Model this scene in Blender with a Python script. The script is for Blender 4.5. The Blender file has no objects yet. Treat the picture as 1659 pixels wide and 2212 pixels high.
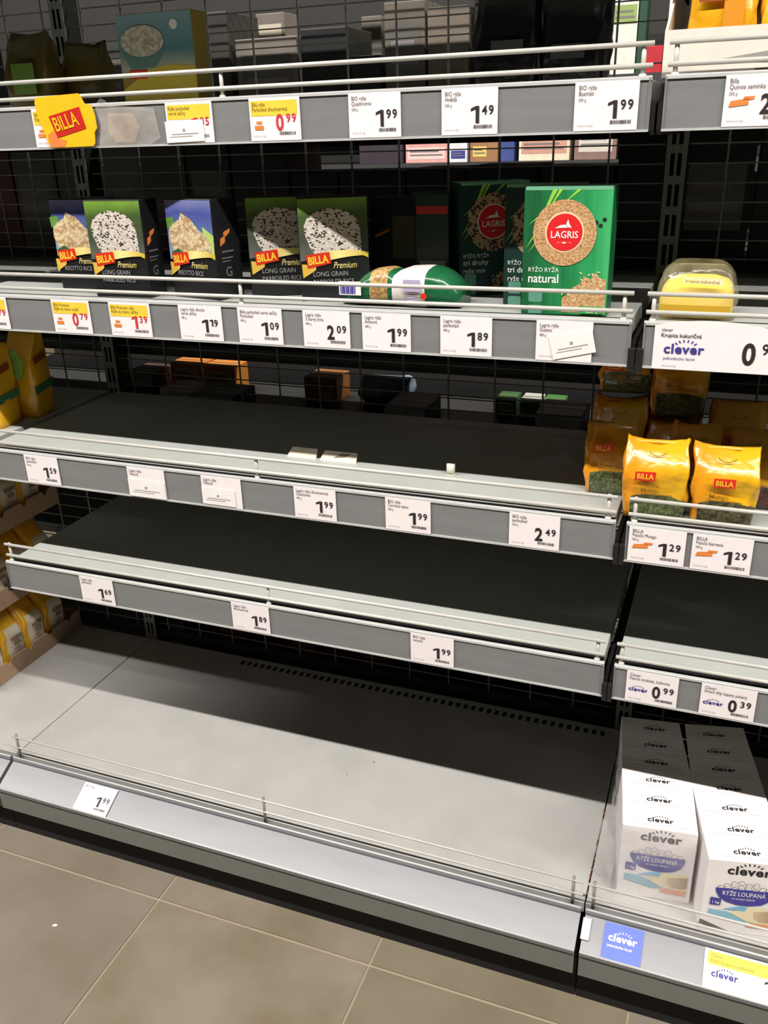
import bpy, bmesh, math, random
from mathutils import Matrix, Vector

# ------------------------------------------------------------------ camera, light, exposure
scene = bpy.context.scene
COL = scene.collection
random.seed(7)

def build_camera():
    f, cx, cy, cz = 1902.8815, 0.1144, -1.25854, 1.41458
    p, r, y = -0.40508, 0.031531, 0.377739
    Rx = Matrix.Rotation(p, 3, 'X'); Ry = Matrix.Rotation(r, 3, 'Y'); Rz = Matrix.Rotation(y, 3, 'Z')
    M = Rz @ Rx @ Ry
    right, fwd, up = M.col[0], M.col[1], M.col[2]
    cam = bpy.data.cameras.new('camera'); ob = bpy.data.objects.new('camera', cam); COL.objects.link(ob)
    m = Matrix((right, up, -fwd)).transposed().to_4x4(); m.translation = Vector((cx, cy, cz))
    ob.matrix_world = m
    cam.sensor_fit = 'HORIZONTAL'; cam.sensor_width = 36.0; cam.lens = f / 1659.0 * 36.0
    cam.clip_start = 0.02; cam.clip_end = 60
    scene.camera = ob
build_camera()

world = bpy.data.worlds.new('store_ambient'); scene.world = world
world.use_nodes = True
bg = world.node_tree.nodes['Background']
bg.inputs[0].default_value = (1.0, 0.96, 0.90, 1); bg.inputs[1].default_value = 0.006

def lamp_row(name, y, power, col):
    l = bpy.data.lights.new(name, 'AREA'); l.shape = 'RECTANGLE'; l.size = 13.0; l.size_y = 0.07
    l.energy = power; l.color = col
    o = bpy.data.objects.new(name, l); COL.objects.link(o); o.location = (-0.4, y, 4.27)
    return o
lamp_row('ceiling_lamp_row', -1.84, 810, (1.0, 0.962, 0.915))      # the lamp row over this aisle
lamp_row('ceiling_lamp_row_next_aisle', 1.90, 400, (1.0, 0.96, 0.90))

vs = scene.view_settings
vs.view_transform = 'Standard'; vs.look = 'None'; vs.exposure = 0.0; vs.gamma = 1.0; vs.use_curve_mapping = False

# ------------------------------------------------------------------ materials
def lin(c):
    return tuple((v / 12.92 if v <= 0.04045 else ((v + 0.055) / 1.055) ** 2.4) for v in c)
def rgb(r, g, b): return lin((r / 255.0, g / 255.0, b / 255.0)) + (1.0,)
MATS = {}
def mat(name, col, rough=0.5, metal=0.0, noise=None, bump=None, spec=0.5, col2=None, stretch=None, trans=0.0, alpha=1.0, coat=0.0):
    if name in MATS: return MATS[name]
    m = bpy.data.materials.new(name); m.use_nodes = True; MATS[name] = m
    nt = m.node_tree; b = nt.nodes['Principled BSDF']
    c = rgb(*col)
    b.inputs['Base Color'].default_value = c
    b.inputs['Roughness'].default_value = rough; b.inputs['Metallic'].default_value = metal
    b.inputs['Specular IOR Level'].default_value = spec
    b.inputs['Coat Weight'].default_value = coat
    if alpha < 1: b.inputs['Alpha'].default_value = alpha
    if trans: b.inputs['Transmission Weight'].default_value = trans
    tc = nt.nodes.new('ShaderNodeTexCoord'); mp = nt.nodes.new('ShaderNodeMapping')
    nt.links.new(tc.outputs['Object'], mp.inputs[0])
    if stretch: mp.inputs['Scale'].default_value = stretch
    n = nt.nodes.new('ShaderNodeTexNoise'); nt.links.new(mp.outputs[0], n.inputs['Vector'])
    sc, am = noise if noise else (30.0, 0.08)
    n.inputs['Scale'].default_value = sc; n.inputs['Detail'].default_value = 4
    mx = nt.nodes.new('ShaderNodeMix'); mx.data_type = 'RGBA'
    if col2: d = rgb(*col2)
    else: d = tuple(v * (1 - am) for v in c[:3]) + (1,)
    mr = nt.nodes.new('ShaderNodeMapRange'); mr.inputs[1].default_value = 0.35; mr.inputs[2].default_value = 0.65
    nt.links.new(n.outputs['Fac'], mr.inputs[0]); nt.links.new(mr.outputs[0], mx.inputs['Factor'])
    mx.inputs['A'].default_value = c; mx.inputs['B'].default_value = d
    nt.links.new(mx.outputs['Result'], b.inputs['Base Color'])
    if bump:
        n2 = nt.nodes.new('ShaderNodeTexNoise'); n2.inputs['Scale'].default_value = bump[0]; n2.inputs['Detail'].default_value = 3
        nt.links.new(mp.outputs[0], n2.inputs['Vector'])
        bp = nt.nodes.new('ShaderNodeBump'); bp.inputs['Strength'].default_value = bump[1]; bp.inputs['Distance'].default_value = bump[2] if len(bump) > 2 else 0.002
        nt.links.new(n2.outputs['Fac'], bp.inputs['Height']); nt.links.new(bp.outputs[0], b.inputs['Normal'])
    return m
def grain(name, base, dark, scale, thresh, rough=0.6, warp=1.0, edge=None):
    """voronoi speckle: printed rice, beans"""
    if name in MATS: return MATS[name]
    m = bpy.data.materials.new(name); m.use_nodes = True; MATS[name] = m
    nt = m.node_tree; b = nt.nodes['Principled BSDF']; b.inputs['Roughness'].default_value = rough
    tc = nt.nodes.new('ShaderNodeTexCoord'); mp = nt.nodes.new('ShaderNodeMapping'); nt.links.new(tc.outputs['Object'], mp.inputs[0])
    mp.inputs['Scale'].default_value = (1, warp, 1)
    v = nt.nodes.new('ShaderNodeTexVoronoi'); v.inputs['Scale'].default_value = scale; nt.links.new(mp.outputs[0], v.inputs['Vector'])
    sep = nt.nodes.new('ShaderNodeSeparateColor'); nt.links.new(v.outputs['Color'], sep.inputs[0])
    gt = nt.nodes.new('ShaderNodeMath'); gt.operation = 'GREATER_THAN'; gt.inputs[1].default_value = 1 - thresh
    nt.links.new(sep.outputs[0], gt.inputs[0])
    mr = nt.nodes.new('ShaderNodeMapRange'); mr.inputs[1].default_value = 0.1; mr.inputs[2].default_value = 0.75; mr.inputs[3].default_value = 1.0; mr.inputs[4].default_value = 0.62
    nt.links.new(v.outputs['Distance'], mr.inputs[0])
    mx = nt.nodes.new('ShaderNodeMix'); mx.data_type = 'RGBA'; mx.inputs['A'].default_value = rgb(*base); mx.inputs['B'].default_value = rgb(*dark)
    nt.links.new(gt.outputs[0], mx.inputs['Factor'])
    mu = nt.nodes.new('ShaderNodeMix'); mu.data_type = 'RGBA'; mu.blend_type = 'MULTIPLY'; mu.inputs['Factor'].default_value = 1
    nt.links.new(mx.outputs['Result'], mu.inputs['A'])
    cb = nt.nodes.new('ShaderNodeCombineColor')
    for i in range(3): nt.links.new(mr.outputs[0], cb.inputs[i])
    nt.links.new(cb.outputs[0], mu.inputs['B']); nt.links.new(mu.outputs['Result'], b.inputs['Base Color'])
    return m
def gradient(name, stops, axis='Z', lo=0.0, hi=1.0, rough=0.45, noise=0.0, nscale=30, nstretch=(1, 1, 1), coat=0.0, bump=None):
    """printed colour ramp along one local axis (print design of a package)"""
    if name in MATS: return MATS[name]
    m = bpy.data.materials.new(name); m.use_nodes = True; MATS[name] = m
    nt = m.node_tree; b = nt.nodes['Principled BSDF']; b.inputs['Roughness'].default_value = rough; b.inputs['Coat Weight'].default_value = coat
    tc = nt.nodes.new('ShaderNodeTexCoord'); sp = nt.nodes.new('ShaderNodeSeparateXYZ'); nt.links.new(tc.outputs['Object'], sp.inputs[0])
    mr = nt.nodes.new('ShaderNodeMapRange'); mr.inputs[1].default_value = lo; mr.inputs[2].default_value = hi
    nt.links.new(sp.outputs['XYZ'.index(axis)], mr.inputs[0])
    src = mr.outputs[0]
    mp = nt.nodes.new('ShaderNodeMapping'); mp.inputs['Scale'].default_value = nstretch; nt.links.new(tc.outputs['Object'], mp.inputs[0])
    if noise:
        n = nt.nodes.new('ShaderNodeTexNoise'); n.inputs['Scale'].default_value = nscale; nt.links.new(mp.outputs[0], n.inputs['Vector'])
        ma = nt.nodes.new('ShaderNodeMath'); ma.operation = 'MULTIPLY_ADD'; ma.inputs[1].default_value = noise; ma.inputs[2].default_value = -noise / 2
        nt.links.new(n.outputs['Fac'], ma.inputs[0])
        ad = nt.nodes.new('ShaderNodeMath'); ad.operation = 'ADD'; nt.links.new(src, ad.inputs[0]); nt.links.new(ma.outputs[0], ad.inputs[1]); src = ad.outputs[0]
    cr = nt.nodes.new('ShaderNodeValToRGB'); nt.links.new(src, cr.inputs[0])
    el = cr.color_ramp.elements
    while len(el) < len(stops): el.new(0.5)
    for e, (pos, c) in zip(el, stops): e.position = pos; e.color = rgb(*c)
    nt.links.new(cr.outputs[0], b.inputs['Base Color'])
    if bump:
        n2 = nt.nodes.new('ShaderNodeTexNoise'); n2.inputs['Scale'].default_value = bump[0]; nt.links.new(tc.outputs['Object'], n2.inputs['Vector'])
        bp = nt.nodes.new('ShaderNodeBump'); bp.inputs['Strength'].default_value = bump[1]; bp.inputs['Distance'].default_value = 0.004
        nt.links.new(n2.outputs['Fac'], bp.inputs['Height']); nt.links.new(bp.outputs[0], b.inputs['Normal'])
    return m
def film(name, col, alpha, rough=0.12, bump=None):
    """thin clear plastic: mostly see-through with a glossy skin"""
    if name in MATS: return MATS[name]
    m = bpy.data.materials.new(name); m.use_nodes = True; MATS[name] = m
    nt = m.node_tree; b = nt.nodes['Principled BSDF']; b.inputs['Base Color'].default_value = rgb(*col)
    b.inputs['Roughness'].default_value = rough; b.inputs['Specular IOR Level'].default_value = 0.8
    tr = nt.nodes.new('ShaderNodeBsdfTransparent'); mx = nt.nodes.new('ShaderNodeMixShader')
    tc = nt.nodes.new('ShaderNodeTexCoord'); n = nt.nodes.new('ShaderNodeTexNoise'); n.inputs['Scale'].default_value = 22; n.inputs['Detail'].default_value = 4
    nt.links.new(tc.outputs['Object'], n.inputs['Vector'])
    mr = nt.nodes.new('ShaderNodeMapRange'); mr.inputs[1].default_value = 0.35; mr.inputs[2].default_value = 0.75; mr.inputs[3].default_value = alpha * 0.55; mr.inputs[4].default_value = min(1, alpha * 1.6)
    nt.links.new(n.outputs['Fac'], mr.inputs[0]); nt.links.new(mr.outputs[0], mx.inputs[0])
    nt.links.new(tr.outputs[0], mx.inputs[1]); nt.links.new(b.outputs[0], mx.inputs[2])
    nt.links.new(mx.outputs[0], nt.nodes['Material Output'].inputs[0])
    bp = nt.nodes.new('ShaderNodeBump'); bp.inputs['Strength'].default_value = 0.7; bp.inputs['Distance'].default_value = 0.004
    nt.links.new(n.outputs['Fac'], bp.inputs['Height']); nt.links.new(bp.outputs[0], b.inputs['Normal'])
    return m

shelf_white = mat('shelf_enamel_light_grey', (170, 172, 167), 0.42, noise=(14, 0.06))
deck_white = mat('deck_enamel_worn', (168, 166, 162), 0.40, noise=(9, 0.10), bump=(60, 0.05, 0.001))
wire_mat = mat('rail_wire_light_grey', (196, 194, 186), 0.38)
strip_light = mat('price_strip_plastic', (172, 172, 170), 0.35)
insert_grey = mat('price_strip_insert_grey', (126, 126, 126), 0.42, noise=(6, 0.10), stretch=(1, 1, 8))
ledge_mat = mat('ledge_satin_grey', (114, 113, 117), 0.30, metal=0.0, noise=(8, 0.12), stretch=(1, 6, 1), spec=0.7)
kick_mat = mat('kick_panel_grey', (113, 113, 106), 0.55, noise=(10, 0.06))
black_mat = mat('plinth_black', (9, 9, 9), 0.8)
dark_metal = mat('bracket_black', (24, 24, 25), 0.5)
mesh_mat = mat('mesh_wire_grey', (120, 122, 119), 0.5)
post_mat = mat('upright_grey', (132, 133, 128), 0.5)
paper = mat('label_paper', (240, 232, 232), 0.55, noise=(40, 0.03))
slip_paper = mat('slip_paper', (240, 236, 234), 0.6, noise=(40, 0.05))
ink = mat('ink_black', (38, 33, 34), 0.6)
ink_grey = mat('ink_grey', (128, 122, 122), 0.6)
ink_faint = mat('ink_faint', (186, 180, 180), 0.6)
ink_red = mat('ink_red', (202, 52, 58), 0.6)
ink_blue = mat('ink_blue', (62, 56, 140), 0.6)
ink_orange = mat('ink_orange', (226, 130, 60), 0.6)
yellow_band = mat('label_yellow_band', (240, 205, 62), 0.55)
white_ink = mat('ink_white', (240, 238, 230), 0.6)
grout = mat('grout', (146, 133, 111), 0.85)
TILES = [mat('floor_tile_%s' % n, c, 0.42, noise=(5.5, 0.16), col2=c2, bump=(120, 0.04, 0.001)) for n, c, c2 in (
    ('taupe', (128, 117, 103), (110, 99, 80)), ('grey_taupe', (122, 112, 100), (110, 101, 86)), ('olive_taupe', (119, 110, 92), (108, 98, 80)))]

# ------------------------------------------------------------------ builders
class MB:
    def __init__(s): s.v = []; s.f = []; s.mi = []; s.cur = 0
    def add(s, vs, fs):
        o = len(s.v); s.v += [tuple(p) for p in vs]; s.f += [tuple(i + o for i in q) for q in fs]; s.mi += [s.cur] * len(fs); return s
    def box(s, x0, x1, y0, y1, z0, z1):
        return s.add([(x0,y0,z0),(x1,y0,z0),(x1,y1,z0),(x0,y1,z0),(x0,y0,z1),(x1,y0,z1),(x1,y1,z1),(x0,y1,z1)],
                     [(0,3,2,1),(4,5,6,7),(0,1,5,4),(1,2,6,5),(2,3,7,6),(3,0,4,7)])
    def tube(s, a, b, r, n=8):
        a, b = Vector(a), Vector(b); d = (b - a).normalized()
        u = d.orthogonal().normalized(); w = d.cross(u); ring = []
        for e in (a, b):
            for i in range(n):
                t = 2 * math.pi * i / n; ring.append(e + r * (math.cos(t) * u + math.sin(t) * w))
        fs = [(i, (i + 1) % n, n + (i + 1) % n, n + i) for i in range(n)] + [tuple(reversed(range(n))), tuple(range(n, 2 * n))]
        return s.add(ring, fs)
    def extrude_x(s, prof, x0, x1):
        """closed (y,z) profile swept along X"""
        n = len(prof)
        vs = [(x0, y, z) for y, z in prof] + [(x1, y, z) for y, z in prof]
        fs = [(i, n + i, n + (i + 1) % n, (i + 1) % n) for i in range(n)] + [tuple(range(n)), tuple(reversed(range(n, 2 * n)))]
        return s.add(vs, fs)
    def prism(s, pts, z0, z1):
        n = len(pts)
        vs = [(x, y, z0) for x, y in pts] + [(x, y, z1) for x, y in pts]
        fs = [(i, (i + 1) % n, n + (i + 1) % n, n + i) for i in range(n)] + [tuple(reversed(range(n))), tuple(range(n, 2 * n))]
        return s.add(vs, fs)
    def mesh(s, name, mats, smooth=False):
        me = bpy.data.meshes.new(name); me.from_pydata(s.v, [], s.f); 
        for m in (mats if isinstance(mats, (list, tuple)) else [mats]): me.materials.append(m)
        for p, i in zip(me.polygons, s.mi): p.material_index = i; p.use_smooth = smooth
        bm = bmesh.new(); bm.from_mesh(me); bmesh.ops.recalc_face_normals(bm, faces=bm.faces); bm.to_mesh(me); bm.free()
        me.update(); return me
    def build(s, name, mats, parent=None, smooth=False, bevel=0.0, matrix=None):
        return link(name, s.mesh(name, mats, smooth), parent, matrix, bevel)
def link(name, me, parent=None, matrix=None, bevel=0.0):
    o = bpy.data.objects.new(name, me); COL.objects.link(o)
    if parent: o.parent = parent
    if matrix is not None: o.matrix_local = matrix
    if bevel:
        b = o.modifiers.new('bevel', 'BEVEL'); b.width = bevel; b.segments = 2; b.limit_method = 'ANGLE'
    return o
def thing(name, label, cat, loc=(0, 0, 0), rotz=0.0, group=None):
    o = bpy.data.objects.new(name, None); COL.objects.link(o); o.empty_display_size = 0.02
    o.location = loc; o.rotation_euler = (0, 0, rotz); tag(o, label, cat, group); return o
def tag(o, label, cat, group=None):
    o['label'] = label; o['category'] = cat
    if group: o['group'] = group
    return o
def dup(root, loc, rotz=0.0, label=None, group=None):
    r = root.copy(); COL.objects.link(r); r.location = loc; r.rotation_euler = (0, 0, rotz)
    if label: r['label'] = label
    if group: r['group'] = group
    for ch in list(root.children):
        c = ch.copy(); COL.objects.link(c); c.parent = r
        for g in ch.children:
            d = g.copy(); COL.objects.link(d); d.parent = c
    return r
def frame(face, loc=(0, 0, 0), roll=0.0):
    ax = {'front': ((1,0,0),(0,0,1)), 'top': ((1,0,0),(0,1,0)), 'right': ((0,1,0),(0,0,1)), 'left': ((0,-1,0),(0,0,1)),
          'ledge': ((1,0,0),(0,0.8770,0.4805))}[face]
    x, y = Vector(ax[0]), Vector(ax[1]); n = x.cross(y)
    m = Matrix((x, y, n)).transposed().to_4x4() @ Matrix.Rotation(roll, 4, 'Z')
    m.translation = Vector(loc); return m
TXT = {}
def text(s, size, m, parent, face, loc, name='lettering', xs=1.0, bold=0.0, align='LEFT', shear=0.0, roll=0.0, track=1.0):
    key = (s, round(size, 5), m.name, xs, bold, align, shear, track)
    if key not in TXT:
        cu = bpy.data.curves.new('txt', 'FONT'); cu.body = s; cu.size = size; cu.resolution_u = 4 if size > 0.014 else 2
        cu.offset = bold * size; cu.align_x = align; cu.shear = shear; cu.fill_mode = 'FRONT'; cu.space_character = track
        ob = bpy.data.objects.new('txt', cu); COL.objects.link(ob)
        dg = bpy.context.evaluated_depsgraph_get()
        me = bpy.data.meshes.new_from_object(ob.evaluated_get(dg)); me.name = name
        bpy.data.objects.remove(ob); bpy.data.curves.remove(cu)
        for v in me.vertices: v.co.x *= xs
        me.materials.clear(); me.materials.append(m); TXT[key] = me
    return link(name, TXT[key], parent, frame(face, loc, roll))
def decal(name, pts, m, parent, face, loc, roll=0.0):
    me = bpy.data.meshes.new(name); me.from_pydata([(x, y, 0) for x, y in pts], [], [tuple(range(len(pts)))])
    me.materials.append(m); me.update()
    if me.polygons[0].normal.z < 0: me.flip_normals()
    return link(name, me, parent, frame(face, loc, roll))
def rect(x0, x1, y0, y1): return [(x0, y0), (x1, y0), (x1, y1), (x0, y1)]
def disc(r, n=32, cx=0, cy=0, ry=None): return [(cx + r * math.cos(2*math.pi*i/n), cy + (ry or r) * math.sin(2*math.pi*i/n)) for i in range(n)]
def multi(name, polys, m, parent, face, loc, roll=0.0):
    """several flat printed pieces in one mesh"""
    v = []; f = []
    for p in polys:
        o = len(v); v += [(x, y, 0) for x, y in p]; f.append(tuple(range(o, o + len(p))))
    me = bpy.data.meshes.new(name); me.from_pydata(v, [], f); me.materials.append(m)
    bm = bmesh.new(); bm.from_mesh(me)
    for fc in bm.faces:
        fc.normal_update()
        if fc.normal.z < 0: fc.normal_flip()
    bm.to_mesh(me); bm.free(); me.update()
    return link(name, me, parent, frame(face, loc, roll))

# ------------------------------------------------------------------ floor
fl = MB().box(-5.0, 4.0, -3.5, 6.0, -0.06, -0.002).build('floor', grout); fl['kind'] = 'structure'
TP = 0.4605; TX = -0.828; TY = -0.1905
tile_me = [MB().box(0.0028, TP - 0.0028, 0.0028, TP - 0.0028, -0.002, 0.0).mesh('floor_tile', m) for m in TILES]
for i in range(-7, 9):
    for j in range(-6, 12):
        t = link('floor_tile', tile_me[(i * 5 + j * 3) % 3], fl); t.location = (TX + i * TP, TY + j * TP, 0)

# ------------------------------------------------------------------ shelving
ZB = {0: 1.700, 1: 1.4075, 2: 1.1043, 3: 0.8028, 4: 0.5509}
def top(l): return ZB[l] + 0.062
BAYS = {'middle': (-1.25, 0.0), 'right': (0.0, 1.25), 'left': (-2.5, -1.25)}
ORD = {0: 'top', 1: 'upper', 2: 'second', 3: 'third', 4: 'lowest raised'}
LVL = {0: 'out above the others', 1: 'level with the BILLA sign', 2: 'carrying rice boxes', 3: 'carrying yellow bean bags at its right end', 4: 'just over the base deck'}
SHELF_LABEL = {
 ('middle',0): 'light grey metal shelf above all others in the middle bay',
 ('middle',1): 'light grey metal shelf bearing the yellow BILLA promotion card',
 ('middle',2): 'light grey metal shelf carrying the black and green rice boxes',
 ('middle',3): 'empty light grey metal shelf beneath the rice box shelf in middle bay',
 ('middle',4): 'empty light grey metal shelf just over the wide base deck',
 ('right',0): 'light grey metal shelf above all others in the right bay',
 ('right',1): 'light grey metal shelf carrying the white tray of yellow bags',
 ('right',2): 'light grey metal shelf with one clear yellow semolina bag, right bay',
 ('right',3): 'light grey metal shelf carrying the yellow bean bags, right bay',
 ('right',4): 'empty light grey metal shelf over the white rice cartons, right bay',
 ('left',0): 'light grey metal shelf above all others in the left bay',
 ('left',1): 'light grey metal shelf high in the left bay, at photo edge',
 ('left',2): 'light grey metal shelf at rice box height in the left bay',
 ('left',3): 'light grey metal shelf carrying yellow bags above the stacked trays'}
def make_shelf(bay, l):
    x0, x1 = BAYS[bay]; z = ZB[l]; w = x1 - x0; cx = (x0 + x1) / 2
    t = thing('shelf', SHELF_LABEL[(bay, l)], 'shelf', (cx, 0, z), group='shelf boards of the gondola')
    a, b = -w / 2 + 0.008, w / 2 - 0.008
    MB().box(a + 0.003, b - 0.003, 0.022, 0.432, 0.036, 0.062).build('shelf_plate', shelf_white, t, bevel=0.0015)
    prof = [(0.0055, 0.003), (0.0055, 0.0635), (0.003, 0.0648), (0.0, 0.0644), (-0.0022, 0.0628), (-0.0028, 0.0595), (0.0018, 0.0585), (0.0018, 0.0034), (-0.003, 0.0028), (-0.0034, 0.0), (0.030, 0.0), (0.030, 0.003)]
    MB().extrude_x(prof, a, b).build('price_strip', strip_light, t)
    MB().box(a + 0.002, b - 0.002, -0.0010, 0.0016, 0.0032, 0.0585).build('strip_insert', insert_grey, t)
    MB().box(a + 0.003, b - 0.003, 0.0170, 0.0220, 0.004, 0.0608).build('gap_shade_strip', dark_metal, t)  # dark strip added so the gap behind the price strip reads as shade
    for s in (a, b - 0.0035): MB().box(s, s + 0.0025, -0.0030, 0.010, 0.0004, 0.063).build('end_cap', insert_grey, t, bevel=0.001)
    if l >= 2:
        for s in (-1, 1):
            xa, xb = sorted((s * (w / 2 - 0.0005), s * (w / 2 - (0.0105 if l == 2 else 0.0080)))); MB().box(xa, xb, -0.0046, 0.004, -0.007, 0.027).build('bracket_tip', dark_metal, t, bevel=0.001)
    rail = MB().tube((a + 0.001, 0.005, 0.1005), (b - 0.001, 0.005, 0.1005), 0.0031).build('guard_rail', wire_mat, t, smooth=True)
    MB().tube((a + 0.001, 0.005, 0.076), (b - 0.001, 0.005, 0.076), 0.0031).build('rail_wire', wire_mat, rail, smooth=True)
    for px in (a + 0.010, 0.0, b - 0.013):
        MB().tube((px, 0.008, 0.060), (px, 0.008, 0.103), 0.0030).tube((px, 0.008, 0.060), (px, 0.008, 0.067), 0.0048).build('rail_post', wire_mat, rail, smooth=True)
    for s in (-1, 1):
        xa = s * (w / 2 - 0.0015) ; xb = s * (w / 2 - 0.0075)
        m = MB(); p = [(0.004, 0.002), (0.004, 0.032), (0.03, 0.036), (0.432, 0.036), (0.432, -0.004), (0.38, -0.006), (0.02, -0.004)]
        m.extrude_x(p, min(xa, xb), max(xa, xb)).build('bracket', dark_metal, t)
    return t
for bay, lv in (('middle', (0, 1, 2, 3, 4)), ('right', (0, 1, 2, 3, 4)), ('left', (0, 1, 2, 3))):
    for l in lv: make_shelf(bay, l)

DECK = 0.173
def make_base(bay, label):
    x0, x1 = BAYS[bay]; w = x1 - x0
    t = thing('base_deck', label, 'shelf', ((x0 + x1) / 2, 0, 0), group='base decks of the gondola')
    a, b = -w / 2 + 0.0012, w / 2 - 0.0012
    MB().box(a, b, -0.079, 0.432, DECK - 0.022, DECK).build('deck_plate', deck_white, t, bevel=0.001)
    c, d = a + 0.003, b - 0.003
    prof = [(-0.079, DECK - 0.02), (-0.079, DECK - 0.012), (-0.089, DECK - 0.012), (-0.089, DECK + 0.001), (-0.0935, DECK + 0.002), (-0.097, DECK - 0.003),
            (-0.097, 0.1655), (-0.150, 0.1365), (-0.152, 0.1385), (-0.1545, 0.1375), (-0.1545, 0.131), (-0.148, 0.131)]
    MB().extrude_x(prof, c, d).build('ticket_ledge', ledge_mat, t)
    for yy, zz in ((-0.1525, 0.1385), (-0.0930, DECK + 0.0012)): MB().tube((c, yy, zz), (d, yy, zz), 0.0019, 6).build('ledge_lip', mat('lip_bright', (206, 205, 200), 0.3), t, smooth=True)
    MB().box(c, d, -0.1515, -0.146, 0.083, 0.131).build('kick_panel', kick_mat, t)
    MB().box(a, b, -0.125, 0.43, 0.0, 0.11).build('plinth', black_mat, t)
    if bay == 'left': return t
    rail = MB().tube((c, -0.0845, 0.2235), (d, -0.0845, 0.2235), 0.0022).build('guard_rail', wire_mat, t, smooth=True)
    MB().tube((c, -0.0845, 0.196), (d, -0.0845, 0.196), 0.0022).build('rail_wire', wire_mat, rail, smooth=True)
    for px in (c + 0.010, 0.0, d - 0.017):
        MB().tube((px, -0.083, DECK - 0.012), (px, -0.083, 0.230), 0.0030).build('rail_post', post_mat, rail, smooth=True)
    n = 50 if bay == 'middle' else 0
    if n:
        m = MB()
        for i in range(n):
            x = -0.33 + i * 0.0186
            m.box(x, x + 0.0095, 0.398, 0.414, DECK - 0.001, DECK + 0.0004)
        o = m.build('vent_slots', black_mat, t); o['kind'] = 'stuff'
    rr = random.Random(4)
    if bay == 'right':                        # brown dirt caught in the seam to the middle deck
        m = MB()
        for i in range(46):
            yy = rr.uniform(-0.07, 0.17); q = rr.uniform(0.0008, 0.0024); xx = -w / 2 + rr.uniform(-0.0018, 0.0012)
            m.box(xx - q / 2, xx + q / 2, yy, yy + q * 1.8, DECK - 0.0008, DECK + q * 0.4)
        o = m.build('seam_dirt', mat('dirt_rust', (120, 78, 50), 0.9), t); o['kind'] = 'stuff'
    if bay == 'middle':                       # pale scuffs beside the seam and a few dark specks
        sc = mat('scuff_pale', (206, 200, 190), 0.7, noise=(200, 0.3))
        pol = []
        for i in range(15):
            u = rr.random(); cx = -w / 2 + 0.004 + abs(rr.gauss(0, 0.012)); cy = -0.06 + u * 0.25; l = rr.uniform(0.004, 0.018); th = rr.uniform(0.0005, 0.0016); a = rr.uniform(1.2, 1.9)
            pol.append([(cx, cy), (cx + l * math.cos(a), cy + l * math.sin(a)), (cx + l * math.cos(a) + th, cy + l * math.sin(a) + th * 0.5), (cx + th * 1.4, cy)])
        o = multi('scuff_marks', pol, sc, t, 'top', (0, 0, DECK + 0.0003)); o['kind'] = 'stuff'
        o = multi('dark_specks', [disc(0.0018, 7, 0.139, 0.150), disc(0.0014, 7, 0.100, 0.095), disc(0.001, 7, -0.2, 0.05)], mat('speck_dark', (70, 66, 60), 0.8), t, 'top', (0, 0, DECK + 0.0003)); o['kind'] = 'stuff'
    if bay == 'right':
        MB().prism(rect(0, 0.014, 0, 0.036), 0, 0.003).build('seam_block', mat('block_white', (244, 242, 238), 0.2), t, matrix=frame('ledge', (-w / 2 + 0.002, -0.134, 0.1475)), bevel=0.001)  # small glossy white block across the ledge seam
    return t
make_base('middle', 'empty wide light grey base deck in the middle bay')
make_base('right', 'base deck carrying the white rice cartons, right bay')
make_base('left', 'base deck under the stacked trays of bags, left bay')

def make_upright(x, label):
    t = thing('slotted_upright', label, 'upright', (x, 0.436, 0), group='slotted uprights of the gondola')
    H = 1.95
    m = MB()
    for xa, xb in ((-0.017, -0.0095), (-0.0022, 0.0022), (0.0095, 0.017)): m.box(xa, xb, 0, 0.003, 0.0, H)
    z = 0.02
    while z < H:
        m.box(-0.0095, 0.0095, 0.0003, 0.0027, z, z + 0.014); z += 0.05
    m.build('slotted_face', post_mat, t)
    MB().box(-0.017, -0.0155, 0.003, 0.05, 0, H).box(0.0155, 0.017, 0.003, 0.05, 0, H).box(-0.0155, 0.0155, 0.047, 0.05, 0, H).build('channel', dark_metal, t)
    return t
make_upright(0.0, 'dark slotted upright between the middle and right bays')
make_upright(-1.25, 'dark slotted upright between the left and middle bays')
make_upright(1.25, 'dark slotted upright at the far end of the right bay')

def make_back(bay, label):
    x0, x1 = BAYS[bay]
    t = thing('mesh_back_panel', label, 'mesh panel', ((x0 + x1) / 2, 0.452, 0), group='wire mesh back panels')
    w = x1 - x0; a = -w / 2 + 0.02; b = w / 2 - 0.02
    m = MB(); x = a + 0.03
    off = (-0.0161 - (x0 + x1) / 2) % 0.0985
    k = -20
    xs = []
    while True:
        x = off + k * 0.0985; k += 1
        if x > b: break
        if x >= a: xs.append(x)
    for x in xs: m.tube((x, -0.004, 0.20), (x, -0.004, 1.94), 0.0021, 5)
    z = 0.215
    while z < 1.94:
        m.tube((a, 0.0, z), (b, 0.0, z), 0.0016, 4); z += 0.0316
    o = m.build('mesh_wires', mesh_mat, t); o['kind'] = 'stuff'
    MB().box(a, b, -0.006, 0.004, 0.174, 0.200).build('lower_bar', dark_metal, t)
    MB().box(a, b, -0.006, 0.004, 1.94, 1.96).build('upper_bar', dark_metal, t)
make_back('middle', 'dark wire mesh back panel of the middle bay')
make_back('right', 'dark wire mesh back panel of the right bay')
make_back('left', 'dark wire mesh back panel of the left bay')

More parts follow.
